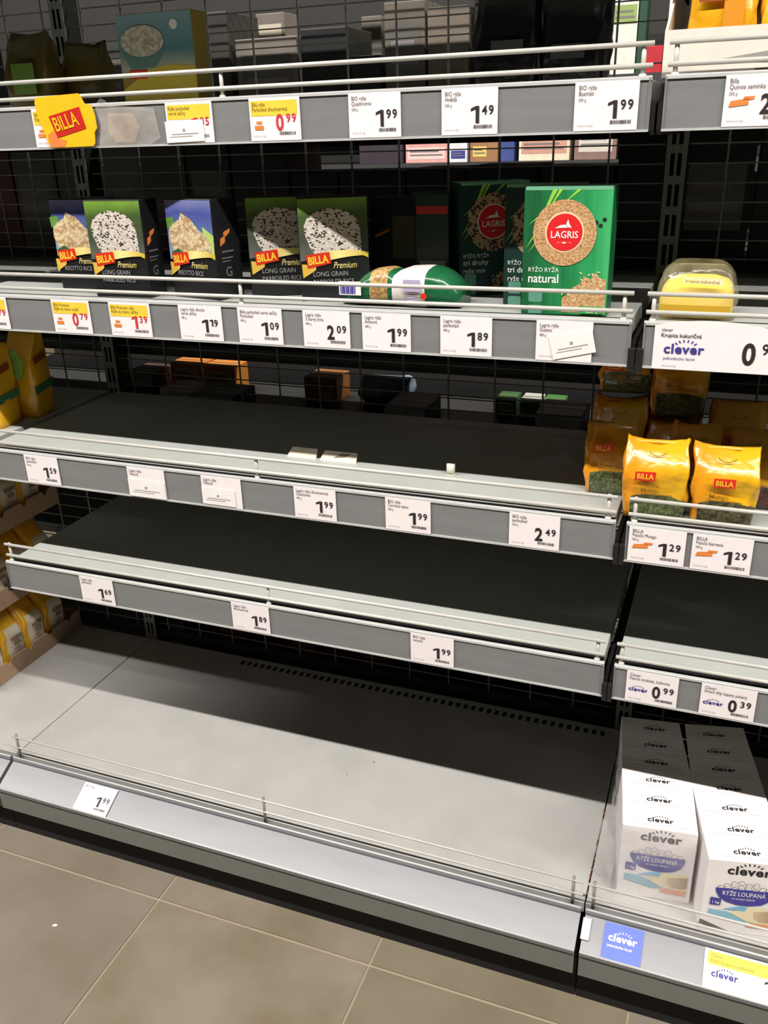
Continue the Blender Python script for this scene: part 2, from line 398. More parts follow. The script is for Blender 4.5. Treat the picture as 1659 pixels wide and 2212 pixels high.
# ------------------------------------------------------------------ price tags
TAGH = 0.0575
def price_text(s, size, m, parent, face, L0, name, xs, bold, align='LEFT'):
    """price figures; the 1 gets the flag of the printed face"""
    adv = {'1': 0.50}
    cap = 0.70 * size; ws = [adv.get(c, 0.62) * size * xs for c in s]; tot = sum(ws)
    x = -tot if align == 'RIGHT' else (-tot / 2 if align == 'CENTER' else 0.0)
    last = None
    for c, w in zip(s, ws):
        loc = (L0[0] + x, L0[1], L0[2])
        if c == '1':
            st = size * 0.155 * xs / 0.78; r = w * 0.80
            last = decal(name, [(r - st, 0), (r, 0), (r, cap), (r - st * 0.95, cap), (r - st * 2.35, cap * 0.86), (r - st * 2.35, cap * 0.70), (r - st, cap * 0.82)], m, parent, face, loc)
        else:
            last = text(c, size, m, parent, face, loc, name=name, xs=xs, bold=bold)
        x += w
    return last
def logo_stamp(root, face, at, s=1.0):
    u, v = at(0.10, 0.44)
    multi('brand_mark', [[(0,0),(0.009*s,0.001*s),(0.0095*s,0.0045*s),(0.001*s,0.0035*s)], [(0.0085*s,0.0035*s),(0.015*s,0.0055*s),(0.016*s,0.008*s),(0.007*s,0.0062*s)]], ink_orange, root, face, (u, v), 0)
def price_tag(x0, x1, zb, label, euro, cents, lines=(), style='plain', slip=None, face='front', y=-0.0034, roll=0.0, logo=None, name='price_tag', dz=0.003, hh=TAGH, faint=None, cover=False):
    w = x1 - x0; cx = (x0 + x1) / 2
    t = thing(name, label, 'price tag', (cx, 0, 0), group=None)
    if face == 'front':
        t.location = (cx, y, zb + dz); t.rotation_euler = (0, -roll, 0)
        F = 'front'
        def L(u, v, k=1): return (u * w - w / 2, -0.0003 * k - 0.0002, v * hh)
        MB().box(-w / 2, w / 2, -0.0002, 0.0004, 0, hh).build('card', paper, t)
    else:
        t.location = (cx, -0.1505, 0.1383); F = 'ledge'
        def L(u, v, k=1):
            d = v * hh; o = 0.0004 + 0.0003 * k + 0.0004
            return (u * w - w / 2, d * 0.8770 - o * 0.4805, d * 0.4805 + o * 0.8770)
        MB().prism(rect(-w / 2, w / 2, 0, hh), 0.0002, 0.0008).build('card', paper, t, matrix=frame('ledge', (0, 0, 0)))
    if style == 'yellow':
        decal('yellow_band', rect(0.03 * w, 0.95 * w, 0.58 * hh, 0.93 * hh), yellow_band, t, F, L(0, 0))
    pc = ink_red if style == 'yellow' else ink
    for i, s in enumerate(lines):
        text(s, 0.0078 if i < 2 else 0.0055, mat('ink_name', (86, 80, 80), 0.6) if style == 'plain' else mat('ink_olive', (120, 98, 34), 0.6), t, F, L(0.06, (0.84 if style == 'plain' else 0.80) - 0.115 * i, 2), xs=0.80, bold=0.0)
    if euro:
        price_text(euro, 0.0300, pc, t, F, L(0.71, 0.245, 2), 'price_euro', 0.84, 0.028, 'RIGHT')
        price_text(cents, 0.0158, pc, t, F, L(0.725, 0.425, 2), 'price_cents', 0.92, 0.018)
        bars = []
        u = 0.58
        rr = random.Random(len(label))
        while u < 0.90:
            ww = rr.choice((0.006, 0.010, 0.014)); bars.append(rect(u * w, (u + ww) * w, 0, 0.0045)); u += ww + rr.choice((0.007, 0.012))
        multi('barcode', bars, ink, t, F, L(0, 0.13, 2))
    text('(cena za kg)', 0.0042, ink_faint, t, F, L(0.06, 0.10, 2), name='small_print')
    if style == 'yellow':
        multi('promo_mark', [rect(0.13 * w, 0.24 * w, 0.40 * hh, 0.46 * hh), rect(0.09 * w, 0.27 * w, 0.26 * hh, 0.36 * hh)], ink_orange, t, F, L(0, 0, 2))
    if logo == 'billa':
        s = w * 0.28
        multi('brand_mark', [[(0, 0), (s, 0.10 * s), (s, 0.42 * s), (0.1 * s, 0.30 * s)], [(0.7 * s, 0.30 * s), (1.25 * s, 0.36 * s), (1.3 * s, 0.52 * s), (0.75 * s, 0.5 * s)]], ink_orange, t, F, L(0.07, 0.38, 2))
    if logo == 'clever':
        clever_logo(t, F, L(0.055, 0.36, 2), 0.0105, ink_blue)
    if slip:
        sx0, sx1, sz0, sz1, rl = slip
        o = MB().box(0, (sx1 - sx0) * w, -0.0003, 0.0, 0, (sz1 - sz0) * hh).build('pasted_slip', slip_paper, t, matrix=Matrix.Translation((sx0 * w - w / 2, -0.0012, sz0 * hh)) @ Matrix.Rotation(-rl, 4, 'Y'))
        sw = (sx1 - sx0) * w; sh = (sz1 - sz0) * hh
        multi('slip_print', [rect(0.15 * sw, 0.85 * sw, 0.36 * sh, 0.40 * sh), rect(0.10 * sw, 0.70 * sw, 0.25 * sh, 0.28 * sh), rect(0.45 * sw, 0.52 * sw, 0.5 * sh, 0.62 * sh)], mat('ink_slip', (160, 154, 152), 0.6), o, 'front', (0, -0.0006, 0))
    return t
def clever_logo(parent, face, loc, size, m, bold=0.03):
    a = text('clever', size, m, parent, face, loc, name='brand_lettering', bold=bold, xs=1.04, track=1.10)
    w = size * 3.05; rays = []
    for i in range(6):
        an = math.radians(50 - i * 20); cx = w * 0.50; r0 = size * 0.66; r1 = size * 0.86
        cxx = cx + math.sin(-an) * size * 0.25
        dx, dy = math.sin(-an) , math.cos(an)
        px, py = -dy * size * 0.045, dx * size * 0.045
        bx, by = cx + dx * r0 * 1.15, size * 0.34 + dy * r0 * 0.75; ex, ey = cx + dx * r1 * 1.15, size * 0.34 + dy * r1 * 0.82
        rays.append([(bx - px, by - py), (ex - px, ey - py), (ex + px, ey + py), (bx + px, by + py)])
    me = bpy.data.meshes.new('logo_rays'); v = []; f = []
    for p in rays:
        o = len(v); v += [(x, y, 0) for x, y in p]; f.append((o, o + 1, o + 2, o + 3))
    me.from_pydata(v, [], f); me.materials.append(m); link('logo_rays', me, parent, frame(face, loc))
    return a

z1, z2, z3, z4 = ZB[1], ZB[2], ZB[3], ZB[4]
price_tag(-0.974, -0.893, z1, 'yellow and white price tag half hidden behind the BILLA promotion card', None, None, ('Billa', 'Rýže'), 'yellow')
price_tag(-0.720, -0.639, z1, 'yellow price tag with pasted slip, on the strip beside the tape residue', '1', '05', ('Rýže parboiled', 'varné sáčky'), 'yellow', slip=(-0.03, 0.80, 0.02, 0.54, 0.02))
price_tag(-0.576, -0.494, z1, 'yellow and white price tag showing red 0 99', '0', '99', ('Bílá rýže', 'Parboiled dlouhozrnná'), 'yellow')
price_tag(-0.418, -0.340, z1, 'white price tag 1 99 on the upper strip left of the 1 49 tag', '1', '99', ('BIO rýže', 'Quattromix', '500 g'))
price_tag(-0.281, -0.203, z1, 'white price tag 1 49 between two 1 99 tags on the upper strip', '1', '49', ('BIO rýže', 'Hnědá', '500 g'))
price_tag(-0.102, -0.022, z1, 'white price tag 1 99 on the upper strip right of the 1 49 tag', '1', '99', ('BIO rýže', 'Basmati', '500 g'))
price_tag(0.079, 0.160, z1, 'white price tag with orange mark and cut off price below the white tray', '2', '29', ('Billa', 'Quinoa semínka', '250 g'), logo='billa')

price_tag(-1.184, -1.103, z2, 'yellow price tag cut off by the left photo edge', '0', '79', ('Billa', 'Rýže'), 'yellow')
price_tag(-1.002, -0.921, z2, 'yellow and white price tag showing red 0 79 below the black rice boxes', '0', '79', ('Billa Premium', 'Rýže na rizoto a pilaf'), 'yellow')
price_tag(-0.880, -0.797, z2, 'yellow and white price tag with red price starting 1 below the black rice boxes', '1', '39', ('Billa Premium rýže', 'Rýže na rizoto, sáčky'), 'yellow')
price_tag(-0.740, -0.658, z2, 'white price tag 1 19 fourth from the left on the rice box shelf', '1', '19', ('Lagris rýže dlouhá', 'varné sáčky', '480 g'))
price_tag(-0.628, -0.548, z2, 'white price tag 1 09 under the shaded black rice boxes', '1', '09', ('Billa parboiled varné sáčky', 'Parboiled', '480 g'))
price_tag(-0.511, -0.431, z2, 'white price tag 2 09 between the 1 09 and 1 99 tags', '2', '09', ('Lagris rýže', '3 barvy zrna', '480 g'))
price_tag(-0.410, -0.331, z2, 'white price tag 1 99 beneath the green bag lying on the shelf', '1', '99', ('Lagris rýže', 'Arborio', '480 g'))
price_tag(-0.284, -0.205, z2, 'white price tag 1 89 on the rice box shelf', '1', '89', ('Lagris rýže', 'parboiled', '480 g'))
price_tag(-0.140, -0.060, z2, 'white price tag covered by a tilted slip, below the bright green box', None, None, ('Lagris rýže', 'Guatto', '480 g'), slip=(0.33, 1.10, 0.03, 0.62, 0.235))
# large clever tag
def big_tag():
    t = thing('price_tag', 'wide white price tag with blue clever logo and 0 99', 'price tag', (0.114, -0.0034, z2 + 0.0005))
    w = 0.182; h = 0.066
    me = MB(); n = 24; pts = []
    for i in range(n + 1):
        u = i / n; x = -w / 2 + u * w
        zt = h - 0.007 + 0.009 * math.sin(min(1, u * 1.25) * math.pi) ** 0.7 if u < 0.8 else h - 0.007 
        pts.append((x, zt))
    poly = [(-w / 2, 0), (w / 2, 0)] + pts[::-1]
    v = [(x, -0.0002, z) for x, z in poly] + [(x, 0.0004, z) for x, z in poly]; k = len(poly)
    me.add(v, [tuple(range(k)), tuple(reversed(range(k, 2 * k)))] + [(i, k + i, k + (i + 1) % k, (i + 1) % k) for i in range(k)]); me.build('card', paper, t)
    text('clever', 0.0072, ink, t, 'front', (-0.082, -0.0008, 0.052), xs=0.85, name='product_name')
    text('Krupica kukuričná', 0.0078, ink, t, 'front', (-0.082, -0.0008, 0.0445), xs=0.9, bold=0.01, name='product_name')
    clever_logo(t, 'front', (-0.077, -0.0008, 0.0225), 0.0185, ink_blue)
    text('jednoducho lacné', 0.0062, ink_blue, t, 'front', (-0.077, -0.0008, 0.0135), xs=0.95, name='slogan')
    price_text('0', 0.040, ink, t, 'front', (0.034, -0.0008, 0.0125), 'price_euro', 0.84, 0.028, 'CENTER')
    text('99', 0.0205, ink, t, 'front', (0.0475, -0.0008, 0.0265), xs=0.9, bold=0.012, name='price_cents')
    text('cena za kg', 0.0045, ink_faint, t, 'front', (-0.078, -0.0008, 0.004), name='small_print')
big_tag()
price_tag(-1.134, -1.054, z3, 'white price tag 1 59 left of the two slip covered tags', '1', '59', ('BIO rýže', 'parboiled', '500 g'))
price_tag(-0.894, -0.813, z3, 'white slip covered tag without price, left of its twin', None, None, ('Lagris rýže', 'Natural'), slip=(0.0, 0.98, 0.0, 0.60, 0.0))
price_tag(-0.735, -0.654, z3, 'white slip covered tag with barcode at its lower right corner', None, None, ('Lagris rýže', 'Natural'), slip=(0.0, 0.84, 0.06, 0.62, 0.0))
price_tag(-0.550, -0.471, z3, 'white price tag 1 99 on the third strip, nearer the slip covered tags', '1', '99', ('Lagris rýže dlouhozrnná', 'Guattomix', '480 g'))
price_tag(-0.381, -0.302, z3, 'white price tag 1 99 on the third strip, nearer the 2 49 tag', '1', '99', ('BIO rýže', 'Červená natur', '500 g'))
price_tag(-0.171, -0.091, z3, 'white price tag 2 49 near the right end of the third strip', '2', '49', ('BIO rýže', 'parboiled', '500 g'))
price_tag(0.013, 0.095, z3, 'white price tag 1 29 below the left yellow bean bag', '1', '29', ('BILLA', 'Fazuľa Mungo', '500 g'), logo='billa')
price_tag(0.104, 0.187, z3, 'white price tag 1 29 below the right yellow bean bag', '1', '29', ('BILLA', 'Fazuľa barvená', '500 g'), logo='billa')
price_tag(-1.053, -0.972, z4, 'white price tag 1 69 at left end of the lowest raised strip', '1', '69', ('Lagris rýže', 'parboiled'))
price_tag(-0.701, -0.621, z4, 'white price tag 1 89 hanging mid left on the lowest raised strip', '1', '89', ('Lagris rýže', 'dlouhozrnná'))
price_tag(-0.341, -0.262, z4, 'white price tag 1 99 toward the right of the lowest raised strip', '1', '99', ('BIO rýže', 'natural'))
price_tag(0.029, 0.109, z4, 'white price tag with blue mark showing 0 99 over the white cartons', '0', '99', ('Clever', 'Fazuľa strakatá, šošovica'), logo='clever')
price_tag(0.143, 0.224, z4, 'white price tag with blue mark showing 0 39', '0', '39', ('Clever', 'Hrách žltý lúpaný polený'), logo='clever')
price_tag(-1.047, -0.964, 0, 'white price tag 1 99 on the sloped ledge of the base deck', '1', '99', ('BIO rýže',), face='ledge')
def ledge_cards():
    t = thing('brand_card', 'blue clever card on the sloped base ledge', 'card', (0.071, -0.1505, 0.1383))
    w = 0.064; h = 0.058
    MB().prism(rect(-w / 2, w / 2, 0, h), 0.0002, 0.0008).build('card', mat('card_blue', (70, 96, 196), 0.4), t, matrix=frame('ledge'))
    def L(x, d, k=1): o = 0.0008 + 0.0003 * k; return (x, d * 0.8770 - o * 0.4805, d * 0.4805 + o * 0.8770)
    clever_logo(t, 'ledge', L(-0.024, 0.030), 0.0165, white_ink, 0.04)
    text('jednoducho lacné', 0.0062, white_ink, t, 'ledge', L(-0.0245, 0.020), xs=0.92, name='slogan', bold=0.02)
    t = thing('price_tag', 'wide yellow topped clever price tag on the sloped base ledge', 'price tag', (0.266, -0.1505, 0.1383))
    w = 0.132; h = 0.0595
    MB().prism(rect(-w / 2, w / 2, 0, h), 0.0002, 0.0008).build('card', paper, t, matrix=frame('ledge'))
    decal('yellow_band', rect(-w * 0.46, w * 0.46, h * 0.60, h * 0.94), mat('band_bright_yellow', (246, 226, 60), 0.5), t, 'ledge', L(0, 0))
    text('Clever', 0.007, mat('ink_olive', (98, 80, 30), 0.6), t, 'ledge', L(-0.056, 0.0475, 2), name='product_name')
    text('Rýže loupaná parboiled', 0.007, mat('ink_olive', (98, 80, 30), 0.6), t, 'ledge', L(-0.056, 0.0395, 2), name='product_name')
    clever_logo(t, 'ledge', L(-0.054, 0.0185, 2), 0.0145, ink_blue)
    price_text('1', 0.03, ink, t, 'ledge', L(0.034, 0.012, 2), 'price_euro', 0.84, 0.02, 'CENTER')
    price_text('19', 0.015, ink, t, 'ledge', L(0.042, 0.022, 2), 'price_cents', 0.9, 0.015)
ledge_cards()

# ------------------------------------------------------------------ BILLA promotion card and tape
billa_red = mat('billa_red', (196, 38, 30), 0.4)
billa_yellow = mat('billa_yellow', (238, 188, 24), 0.42, noise=(30, 0.08))
def promo():
    t = thing('promotion_card', 'yellow die cut BILLA promotion card with red panel on the upper strip', 'card', (-0.905, -0.0062, 1.4065))
    pts = [(-0.048, 0.078), (0.030, 0.0805), (0.0335, 0.079), (0.040, 0.066), (0.053, 0.0625), (0.057, 0.047), (0.0575, 0.030), (0.052, 0.024), (0.050, 0.008), (0.046, 0.004), (-0.036, 0.003), (-0.041, 0.008), (-0.047, 0.028), (-0.0545, 0.050), (-0.0565, 0.070), (-0.054, 0.076)]
    m = MB(); k = len(pts)
    m.add([(x, -0.0010, z) for x, z in pts] + [(x, 0, z) for x, z in pts], [tuple(range(k)), tuple(reversed(range(k, 2 * k)))] + [(i, k + i, k + (i + 1) % k, (i + 1) % k) for i in range(k)])
    m.build('card', billa_yellow, t)
    c = [(-0.0325, 0.0495), (0.0295, 0.0615), (0.0375, 0.0300), (-0.0210, 0.0175)]
    decal('red_panel', c, billa_red, t, 'front', (0, -0.0016, 0))
    text('BILLA', 0.030, billa_yellow, t, 'front', (-0.0215, -0.0022, 0.0265), xs=0.66, bold=0.012, shear=-0.18, roll=0.19)
    decal('orange_swoosh', [(-0.038, 0.004), (-0.010, 0.004), (-0.004, 0.0135), (-0.019, 0.0165), (-0.027, 0.029), (-0.040, 0.022)], ink_orange, t, 'front', (0, -0.0014, 0))
    p = thing('tape_residue', 'crumpled clear tape with brown glue stain beside the BILLA card', 'tape', (-0.790, -0.0038, 1.4095))
    pts = [(-0.058, 0.060), (-0.046, 0.069), (-0.038, 0.066), (-0.030, 0.058), (0.050, 0.052), (0.056, 0.010), (0.035, 0.0), (-0.060, 0.001), (-0.052, 0.03)]
    decal('clear_tape', pts, film('tape_film', (214, 206, 196), 0.30, 0.2), p, 'front', (0, -0.0004, 0))
    decal('glue_stain', [(-0.036, 0.048), (0.012, 0.046), (0.020, 0.026), (0.008, 0.005), (-0.028, 0.006), (-0.038, 0.02)], film('glue_film', (190, 165, 140), 0.55, 0.5), p, 'front', (0, -0.0002, 0))
promo()

# ------------------------------------------------------------------ cartons on the rice shelf
box_black = mat('carton_black', (26, 26, 28), 0.38, noise=(60, 0.1))
gold = gradient('print_gold', [(0, (214, 176, 70)), (0.5, (246, 228, 150)), (1, (206, 178, 60))], 'X', -0.03, 0.05)
logo_red = mat('print_red', (214, 44, 26), 0.45)
logo_yellow = mat('print_yellow_letters', (250, 200, 50), 0.45)
rice_bw = grain('print_wild_rice', (226, 216, 202), (60, 52, 50), 270, 0.17, warp=1.5)
rice_cream = grain('print_risotto', (232, 208, 166), (198, 160, 112), 150, 0.35, warp=1.3)
pic_green = gradient('print_green_backdrop', [(0, (104, 108, 104)), (0.4, (66, 72, 60)), (0.78, (62, 84, 38)), (1, (112, 154, 56))], 'Y', 0.05, 0.158, noise=0.25, nscale=18)
pic_blue = gradient('print_blue_backdrop', [(0, (176, 190, 196)), (0.5, (86, 110, 160)), (0.8, (70, 78, 150)), (1, (120, 126, 176))], 'Y', 0.05, 0.158, noise=0.3, nscale=16)
leaf_print = mat('print_leaf_green', (96, 150, 58), 0.5, noise=(80, 0.3))
def rounded_carton(w, d, h, m, parent, name='carton', flap=True):
    o = MB().box(-w / 2, w / 2, -d / 2, d / 2, 0, h).build(name, m, parent, bevel=0.0012)
    return o
def premium_box(loc, yaw, label, kind, w=0.112, d=0.055, h=0.1605):
    t = thing('rice_box', label, 'box', loc, yaw, 'black premium rice boxes')
    c = rounded_carton(w, d, h, box_black, t)
    F = 'front'; y = -d / 2
    def L(k): return (0, y - 0.0004 * k, 0)
    pl = -w / 2 + 0.001; pr = w / 2 - 0.001
    decal('picture', [(pl, 0.063), (pl + 0.03, 0.069), (pr, 0.075), (pr, h - 0.002), (pl, h - 0.002)], pic_green if kind == 'wild' else pic_blue, t, F, L(1))
    if kind == 'wild':
        pts = [(-0.026, 0.062), (-0.034, 0.078), (-0.040, 0.098), (-0.041, 0.112), (-0.036, 0.124), (-0.024, 0.133), (-0.008, 0.138), (0.008, 0.136), (0.022, 0.130), (0.033, 0.119), (0.036, 0.106), (0.037, 0.085), (0.037, 0.062)]
        pts = [(x * 1.16 + 0.001, 0.069 + (z - 0.062) * 0.98) for x, z in pts]
        decal('rice_picture', pts, rice_bw, t, F, L(2))
    else:
        decal('leaf_picture', [(-0.053, 0.130), (-0.035, 0.132), (-0.034, 0.118), (-0.052, 0.112)], leaf_print, t, F, L(2))
        decal('leaf_picture', [(0.030, 0.118), (0.054, 0.104), (0.053, 0.068), (0.035, 0.070)], mat('print_lime', (176, 206, 110), 0.5), t, F, L(2))
        decal('plate_picture', disc(0.045, 24, 0.0, 0.085, 0.018), mat('print_plate', (206, 214, 214), 0.5), t, F, L(2))
        pts = [(-0.040, 0.076), (-0.050, 0.096), (-0.048, 0.112), (-0.036, 0.122), (-0.022, 0.128), (-0.016, 0.139), (-0.008, 0.135), (0.004, 0.130), (0.012, 0.122), (0.022, 0.112), (0.034, 0.106), (0.046, 0.092), (0.046, 0.078), (0.030, 0.072), (0.0, 0.070), (-0.026, 0.072)]
        decal('rice_picture', pts, rice_cream, t, F, L(3))
        decal('leaf_picture', [(-0.048, 0.074), (-0.030, 0.082), (-0.014, 0.072), (-0.032, 0.066)], mat('print_dark_leaf', (56, 92, 52), 0.5), t, F, L(4))
    sw = [(-0.016, 0.058)] + [(-0.016 + 0.072 * i / 8 - 0.0008, 0.066 + 0.004 * math.sin(i / 8 * 2.2) - 0.006 * (i / 8) ** 2) for i in range(9)] + [(0.0545, 0.055)] + [(0.0545 - 0.07 * i / 8, 0.0555 + 0.004 * math.sin((1 - i / 8) * 2.2) - 0.004 * (i / 8)) for i in range(1, 9)]
    UP = 0.011
    decal('gold_swoosh', [(x, z + UP) for x, z in sw], gold, t, F, L(5))
    decal('gold_tail', [(-0.053, 0.059), (-0.030, 0.057), (-0.031, 0.049), (-0.052, 0.037)], gold, t, F, L(5))
    decal('red_flag', [(-0.046, 0.073), (-0.008, 0.077), (-0.006, 0.059), (-0.044, 0.052)], logo_red, t, F, L(6))
    text('BILLA', 0.017, logo_yellow, t, F, (-0.0425, y - 0.0004 * 7, 0.0575), xs=0.78, bold=0.03, roll=0.11)
    text('Premium', 0.0145, gold, t, F, (-0.003, y - 0.0004 * 6, 0.051), shear=0.35, xs=0.72)
    l2 = ('LONG GRAIN', 'PARBOILED RICE') if kind == 'wild' else ('RISOTTO RICE', '')
    text(l2[0], 0.0108, mat('print_grey_text', (150, 150, 150), 0.5), t, F, (-0.036, y - 0.0004 * 6, 0.0390), xs=0.86)
    if l2[1]: text(l2[1], 0.0108, mat('print_grey_text', (150, 150, 150), 0.5), t, F, (-0.036, y - 0.0004 * 6, 0.0265), xs=0.82)
    x = w / 2 + 0.0004
    multi('side_mark', [[(-0.018, 0.086), (-0.006, 0.092), (-0.004, 0.104), (-0.016, 0.098)], [(-0.008, 0.098), (0.006, 0.106), (0.008, 0.113), (-0.008, 0.108)]], ink_orange, t, 'right', (x, 0, 0))
    multi('side_print', [rect(-0.015, 0.012, 0.076, 0.0785), rect(-0.016, 0.010, 0.066, 0.068), rect(-0.016, 0.004, 0.061, 0.0625)], mat('print_dim_grey', (110, 108, 106), 0.5), t, 'right', (x, 0, 0))
    text('G', 0.022, mat('print_dim_grey', (110, 108, 106), 0.5), t, 'right', (x, -0.002, 0.037), bold=0.01, align='CENTER')
    return t
S2 = top(2)
def from_left_front(x, y, yaw, w, d):
    """centre of a box whose left front bottom corner is at x, y"""
    c, s = math.cos(yaw), math.sin(yaw); lx, ly = w / 2, d / 2
    return (x + c * lx - s * ly, y + s * lx + c * ly)
def put(fn, x, y, z, yaw, w, d, *a, **k):
    cx, cy = from_left_front(x, y, yaw, w, d); return fn((cx, cy, z), yaw, *a, w=w, d=d, **k)
put(premium_box, -1.030, 0.066, S2, 0.0, 0.100, 0.055, 'black risotto rice box half hidden behind a wild rice box, leftmost', 'risotto')
put(premium_box, -0.9285, 0.032, S2, 0.02, 0.112, 0.050, 'black wild rice box with bright green picture, foremost left', 'wild')
put(premium_box, -0.786, 0.060, S2, -0.24, 0.108, 0.060, 'black risotto rice box with blue sky picture, standing alone beside the wild rice', 'risotto')
put(premium_box, -0.645, 0.080, S2, 0.42, 0.112, 0.042, 'half shaded black long grain rice box, left of the shaded pair', 'wild')
put(premium_box, -0.540, 0.058, S2, 0.46, 0.112, 0.050, 'half shaded black long grain rice box beside the green bag', 'wild')
# dark neighbours deeper on the shelf
def side_box(loc, yaw, label, w, d, h, base, patches):
    t = thing('rice_box', label, 'box', loc, yaw, 'dark boxes deep on the rice shelf')
    rounded_carton(w, d, h, base, t)
    for nm, p, m in patches: decal(nm, p, m, t, 'front', (0, -d / 2 - 0.0005, 0))
    return t
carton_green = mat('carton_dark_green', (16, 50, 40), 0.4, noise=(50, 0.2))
side_box((-0.435, 0.24, S2), 0.1, 'black box in deep shade behind the lying green bag', 0.09, 0.055, 0.150, box_black, [('print_panel', rect(-0.005, 0.035, 0.05, 0.12), mat('print_olive', (84, 84, 60), 0.5)), ('print_mark', [(-0.035, 0.085), (-0.012, 0.095), (-0.01, 0.1), (-0.035, 0.09)], ink_orange)])
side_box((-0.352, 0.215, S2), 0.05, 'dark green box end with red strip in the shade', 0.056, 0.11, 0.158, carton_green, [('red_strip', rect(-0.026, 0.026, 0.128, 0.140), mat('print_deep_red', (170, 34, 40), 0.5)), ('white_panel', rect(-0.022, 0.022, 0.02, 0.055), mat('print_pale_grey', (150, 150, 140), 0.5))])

# Lagris boxes
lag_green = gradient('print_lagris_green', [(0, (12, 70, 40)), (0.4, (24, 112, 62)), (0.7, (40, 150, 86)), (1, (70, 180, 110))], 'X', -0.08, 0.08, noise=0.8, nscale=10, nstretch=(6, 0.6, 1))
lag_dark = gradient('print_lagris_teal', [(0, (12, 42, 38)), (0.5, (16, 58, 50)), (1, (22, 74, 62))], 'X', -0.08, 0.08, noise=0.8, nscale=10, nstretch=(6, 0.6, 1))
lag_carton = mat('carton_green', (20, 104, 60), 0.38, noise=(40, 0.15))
grain_tan = grain('print_brown_rice', (222, 178, 124), (186, 132, 86), 400, 0.3, warp=1.6)
grain_mix = grain('print_mixed_rice', (196, 162, 116), (78, 50, 34), 200, 0.35, warp=1.5)
cream = mat('print_cream', (248, 214, 176), 0.5)
lag_red = mat('print_lagris_red', (222, 36, 40), 0.42)
blade = mat('print_grass', (150, 208, 74), 0.5, noise=(60, 0.2))
icon_teal = mat('print_icon', (92, 150, 128), 0.5)
def lagris_box(loc, yaw, label, kind='natural', w=0.122, d=0.052, h=0.1735):
    t = thing('rice_box', label, 'box', loc, yaw, 'green rice boxes')
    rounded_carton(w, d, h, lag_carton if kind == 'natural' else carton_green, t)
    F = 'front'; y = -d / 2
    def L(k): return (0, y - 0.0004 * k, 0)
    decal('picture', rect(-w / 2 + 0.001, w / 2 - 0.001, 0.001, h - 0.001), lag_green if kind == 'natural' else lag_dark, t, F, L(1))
    MB().box(-w / 2 + 0.002, w / 2 - 0.002, -d / 2 - 0.0006, d / 2 - 0.004, h - 0.003, h + 0.0016).build('top_flap', mat('carton_pale_green', (110, 176, 140), 0.4), t)
    cy = 0.114; cx = -0.003
    bl = []
    for (ax, ay), (bx, by), ww in (((-0.055, 0.124), (-0.034, 0.140), 0.0025), ((-0.040, 0.126), (-0.018, 0.172), 0.0035), ((-0.030, 0.140), (-0.010, 0.172), 0.0025), ((-0.010, 0.150), (0.016, 0.172), 0.003), ((-0.058, 0.092), (-0.040, 0.118), 0.002), ((-0.054, 0.086), (-0.036, 0.110), 0.0018)):
        bl.append([(ax, ay), (bx - ww, by), (bx + ww, by)])
    multi('grass_blades', bl, blade, t, F, L(2))
    decal('rice_disc', disc(0.0445, 40, cx, cy), grain_tan if kind == 'natural' else grain_mix, t, F, L(3))
    decal('cream_ring', disc(0.0272, 36, cx, cy + 0.001), cream, t, F, L(4))
    decal('red_roundel', disc(0.0250, 36, cx, cy + 0.001), lag_red, t, F, L(5))
    text('LAGRIS', 0.0132, white_ink, t, F, (cx, y - 0.0004 * 6, cy - 0.0065), xs=0.92, bold=0.01, align='CENTER')
    multi('hill_mark', [[(-0.014, 0), (-0.006, 0.004), (0.002, 0.005), (0.006, 0.001)], [(0.001, 0.003), (0.0045, 0.012), (0.0065, 0.006), (0.010, 0.0)], [(-0.010, -0.020), (-0.003, -0.0185), (-0.010, -0.0195)], [(0.003, -0.0185), (0.010, -0.020), (0.010, -0.0195)], rect(-0.0025, 0.0025, -0.0205, -0.0185)], white_ink, t, F, (cx, y - 0.0004 * 6, cy + 0.0065))
    text('RÝŽO RYŽA', 0.0085, white_ink, t, F, (-0.053, y - 0.0008, 0.0605), xs=0.95)
    if kind == 'natural': text('natural', 0.0175, white_ink, t, F, (-0.053, y - 0.0008, 0.0455), xs=0.92, bold=0.012)
    else:
        text('tri druhy', 0.012, white_ink, t, F, (-0.053, y - 0.0008, 0.0490), bold=0.01); text('ryže mix', 0.011, white_ink, t, F, (-0.053, y - 0.0008, 0.0365))
    for i in range(2 if kind == 'natural' else 2):
        decal('icon', [(x + (-0.051), z + 0.0175 - i * 0.022) for x, z in ((0.002, 0), (0.018, 0), (0.020, 0.002), (0.020, 0.016), (0.018, 0.018), (0.002, 0.018), (0, 0.016), (0, 0.002))], icon_teal, t, F, L(2))
    pile = [(x - 0.006 * (0.0585 - x) / 0.05, z * 1.12) for x, z in [(0.004, 0.004), (0.004, 0.022), (0.012, 0.027), (0.018, 0.036), (0.026, 0.040), (0.031, 0.050), (0.039, 0.046), (0.046, 0.055), (0.050, 0.048), (0.0585, 0.046), (0.0585, 0.004)]]
    decal('grain_pile', pile, grain_tan if kind == 'natural' else grain_mix, t, F, L(2))
    rr = random.Random(3); sp = []
    for i in range(26):
        a = rr.uniform(0, math.pi); px = rr.uniform(-0.004, 0.056); pz = rr.uniform(0.03, 0.062) if px > 0.022 else rr.uniform(0.008, 0.034)
        sp.append([(px + 0.003 * math.cos(a), pz + 0.003 * math.sin(a)), (px + 0.001 * math.sin(a), pz - 0.001 * math.cos(a)), (px - 0.003 * math.cos(a), pz - 0.003 * math.sin(a)), (px - 0.001 * math.sin(a), pz + 0.001 * math.cos(a))])
    multi('scattered_grains', sp, cream, t, F, L(3))
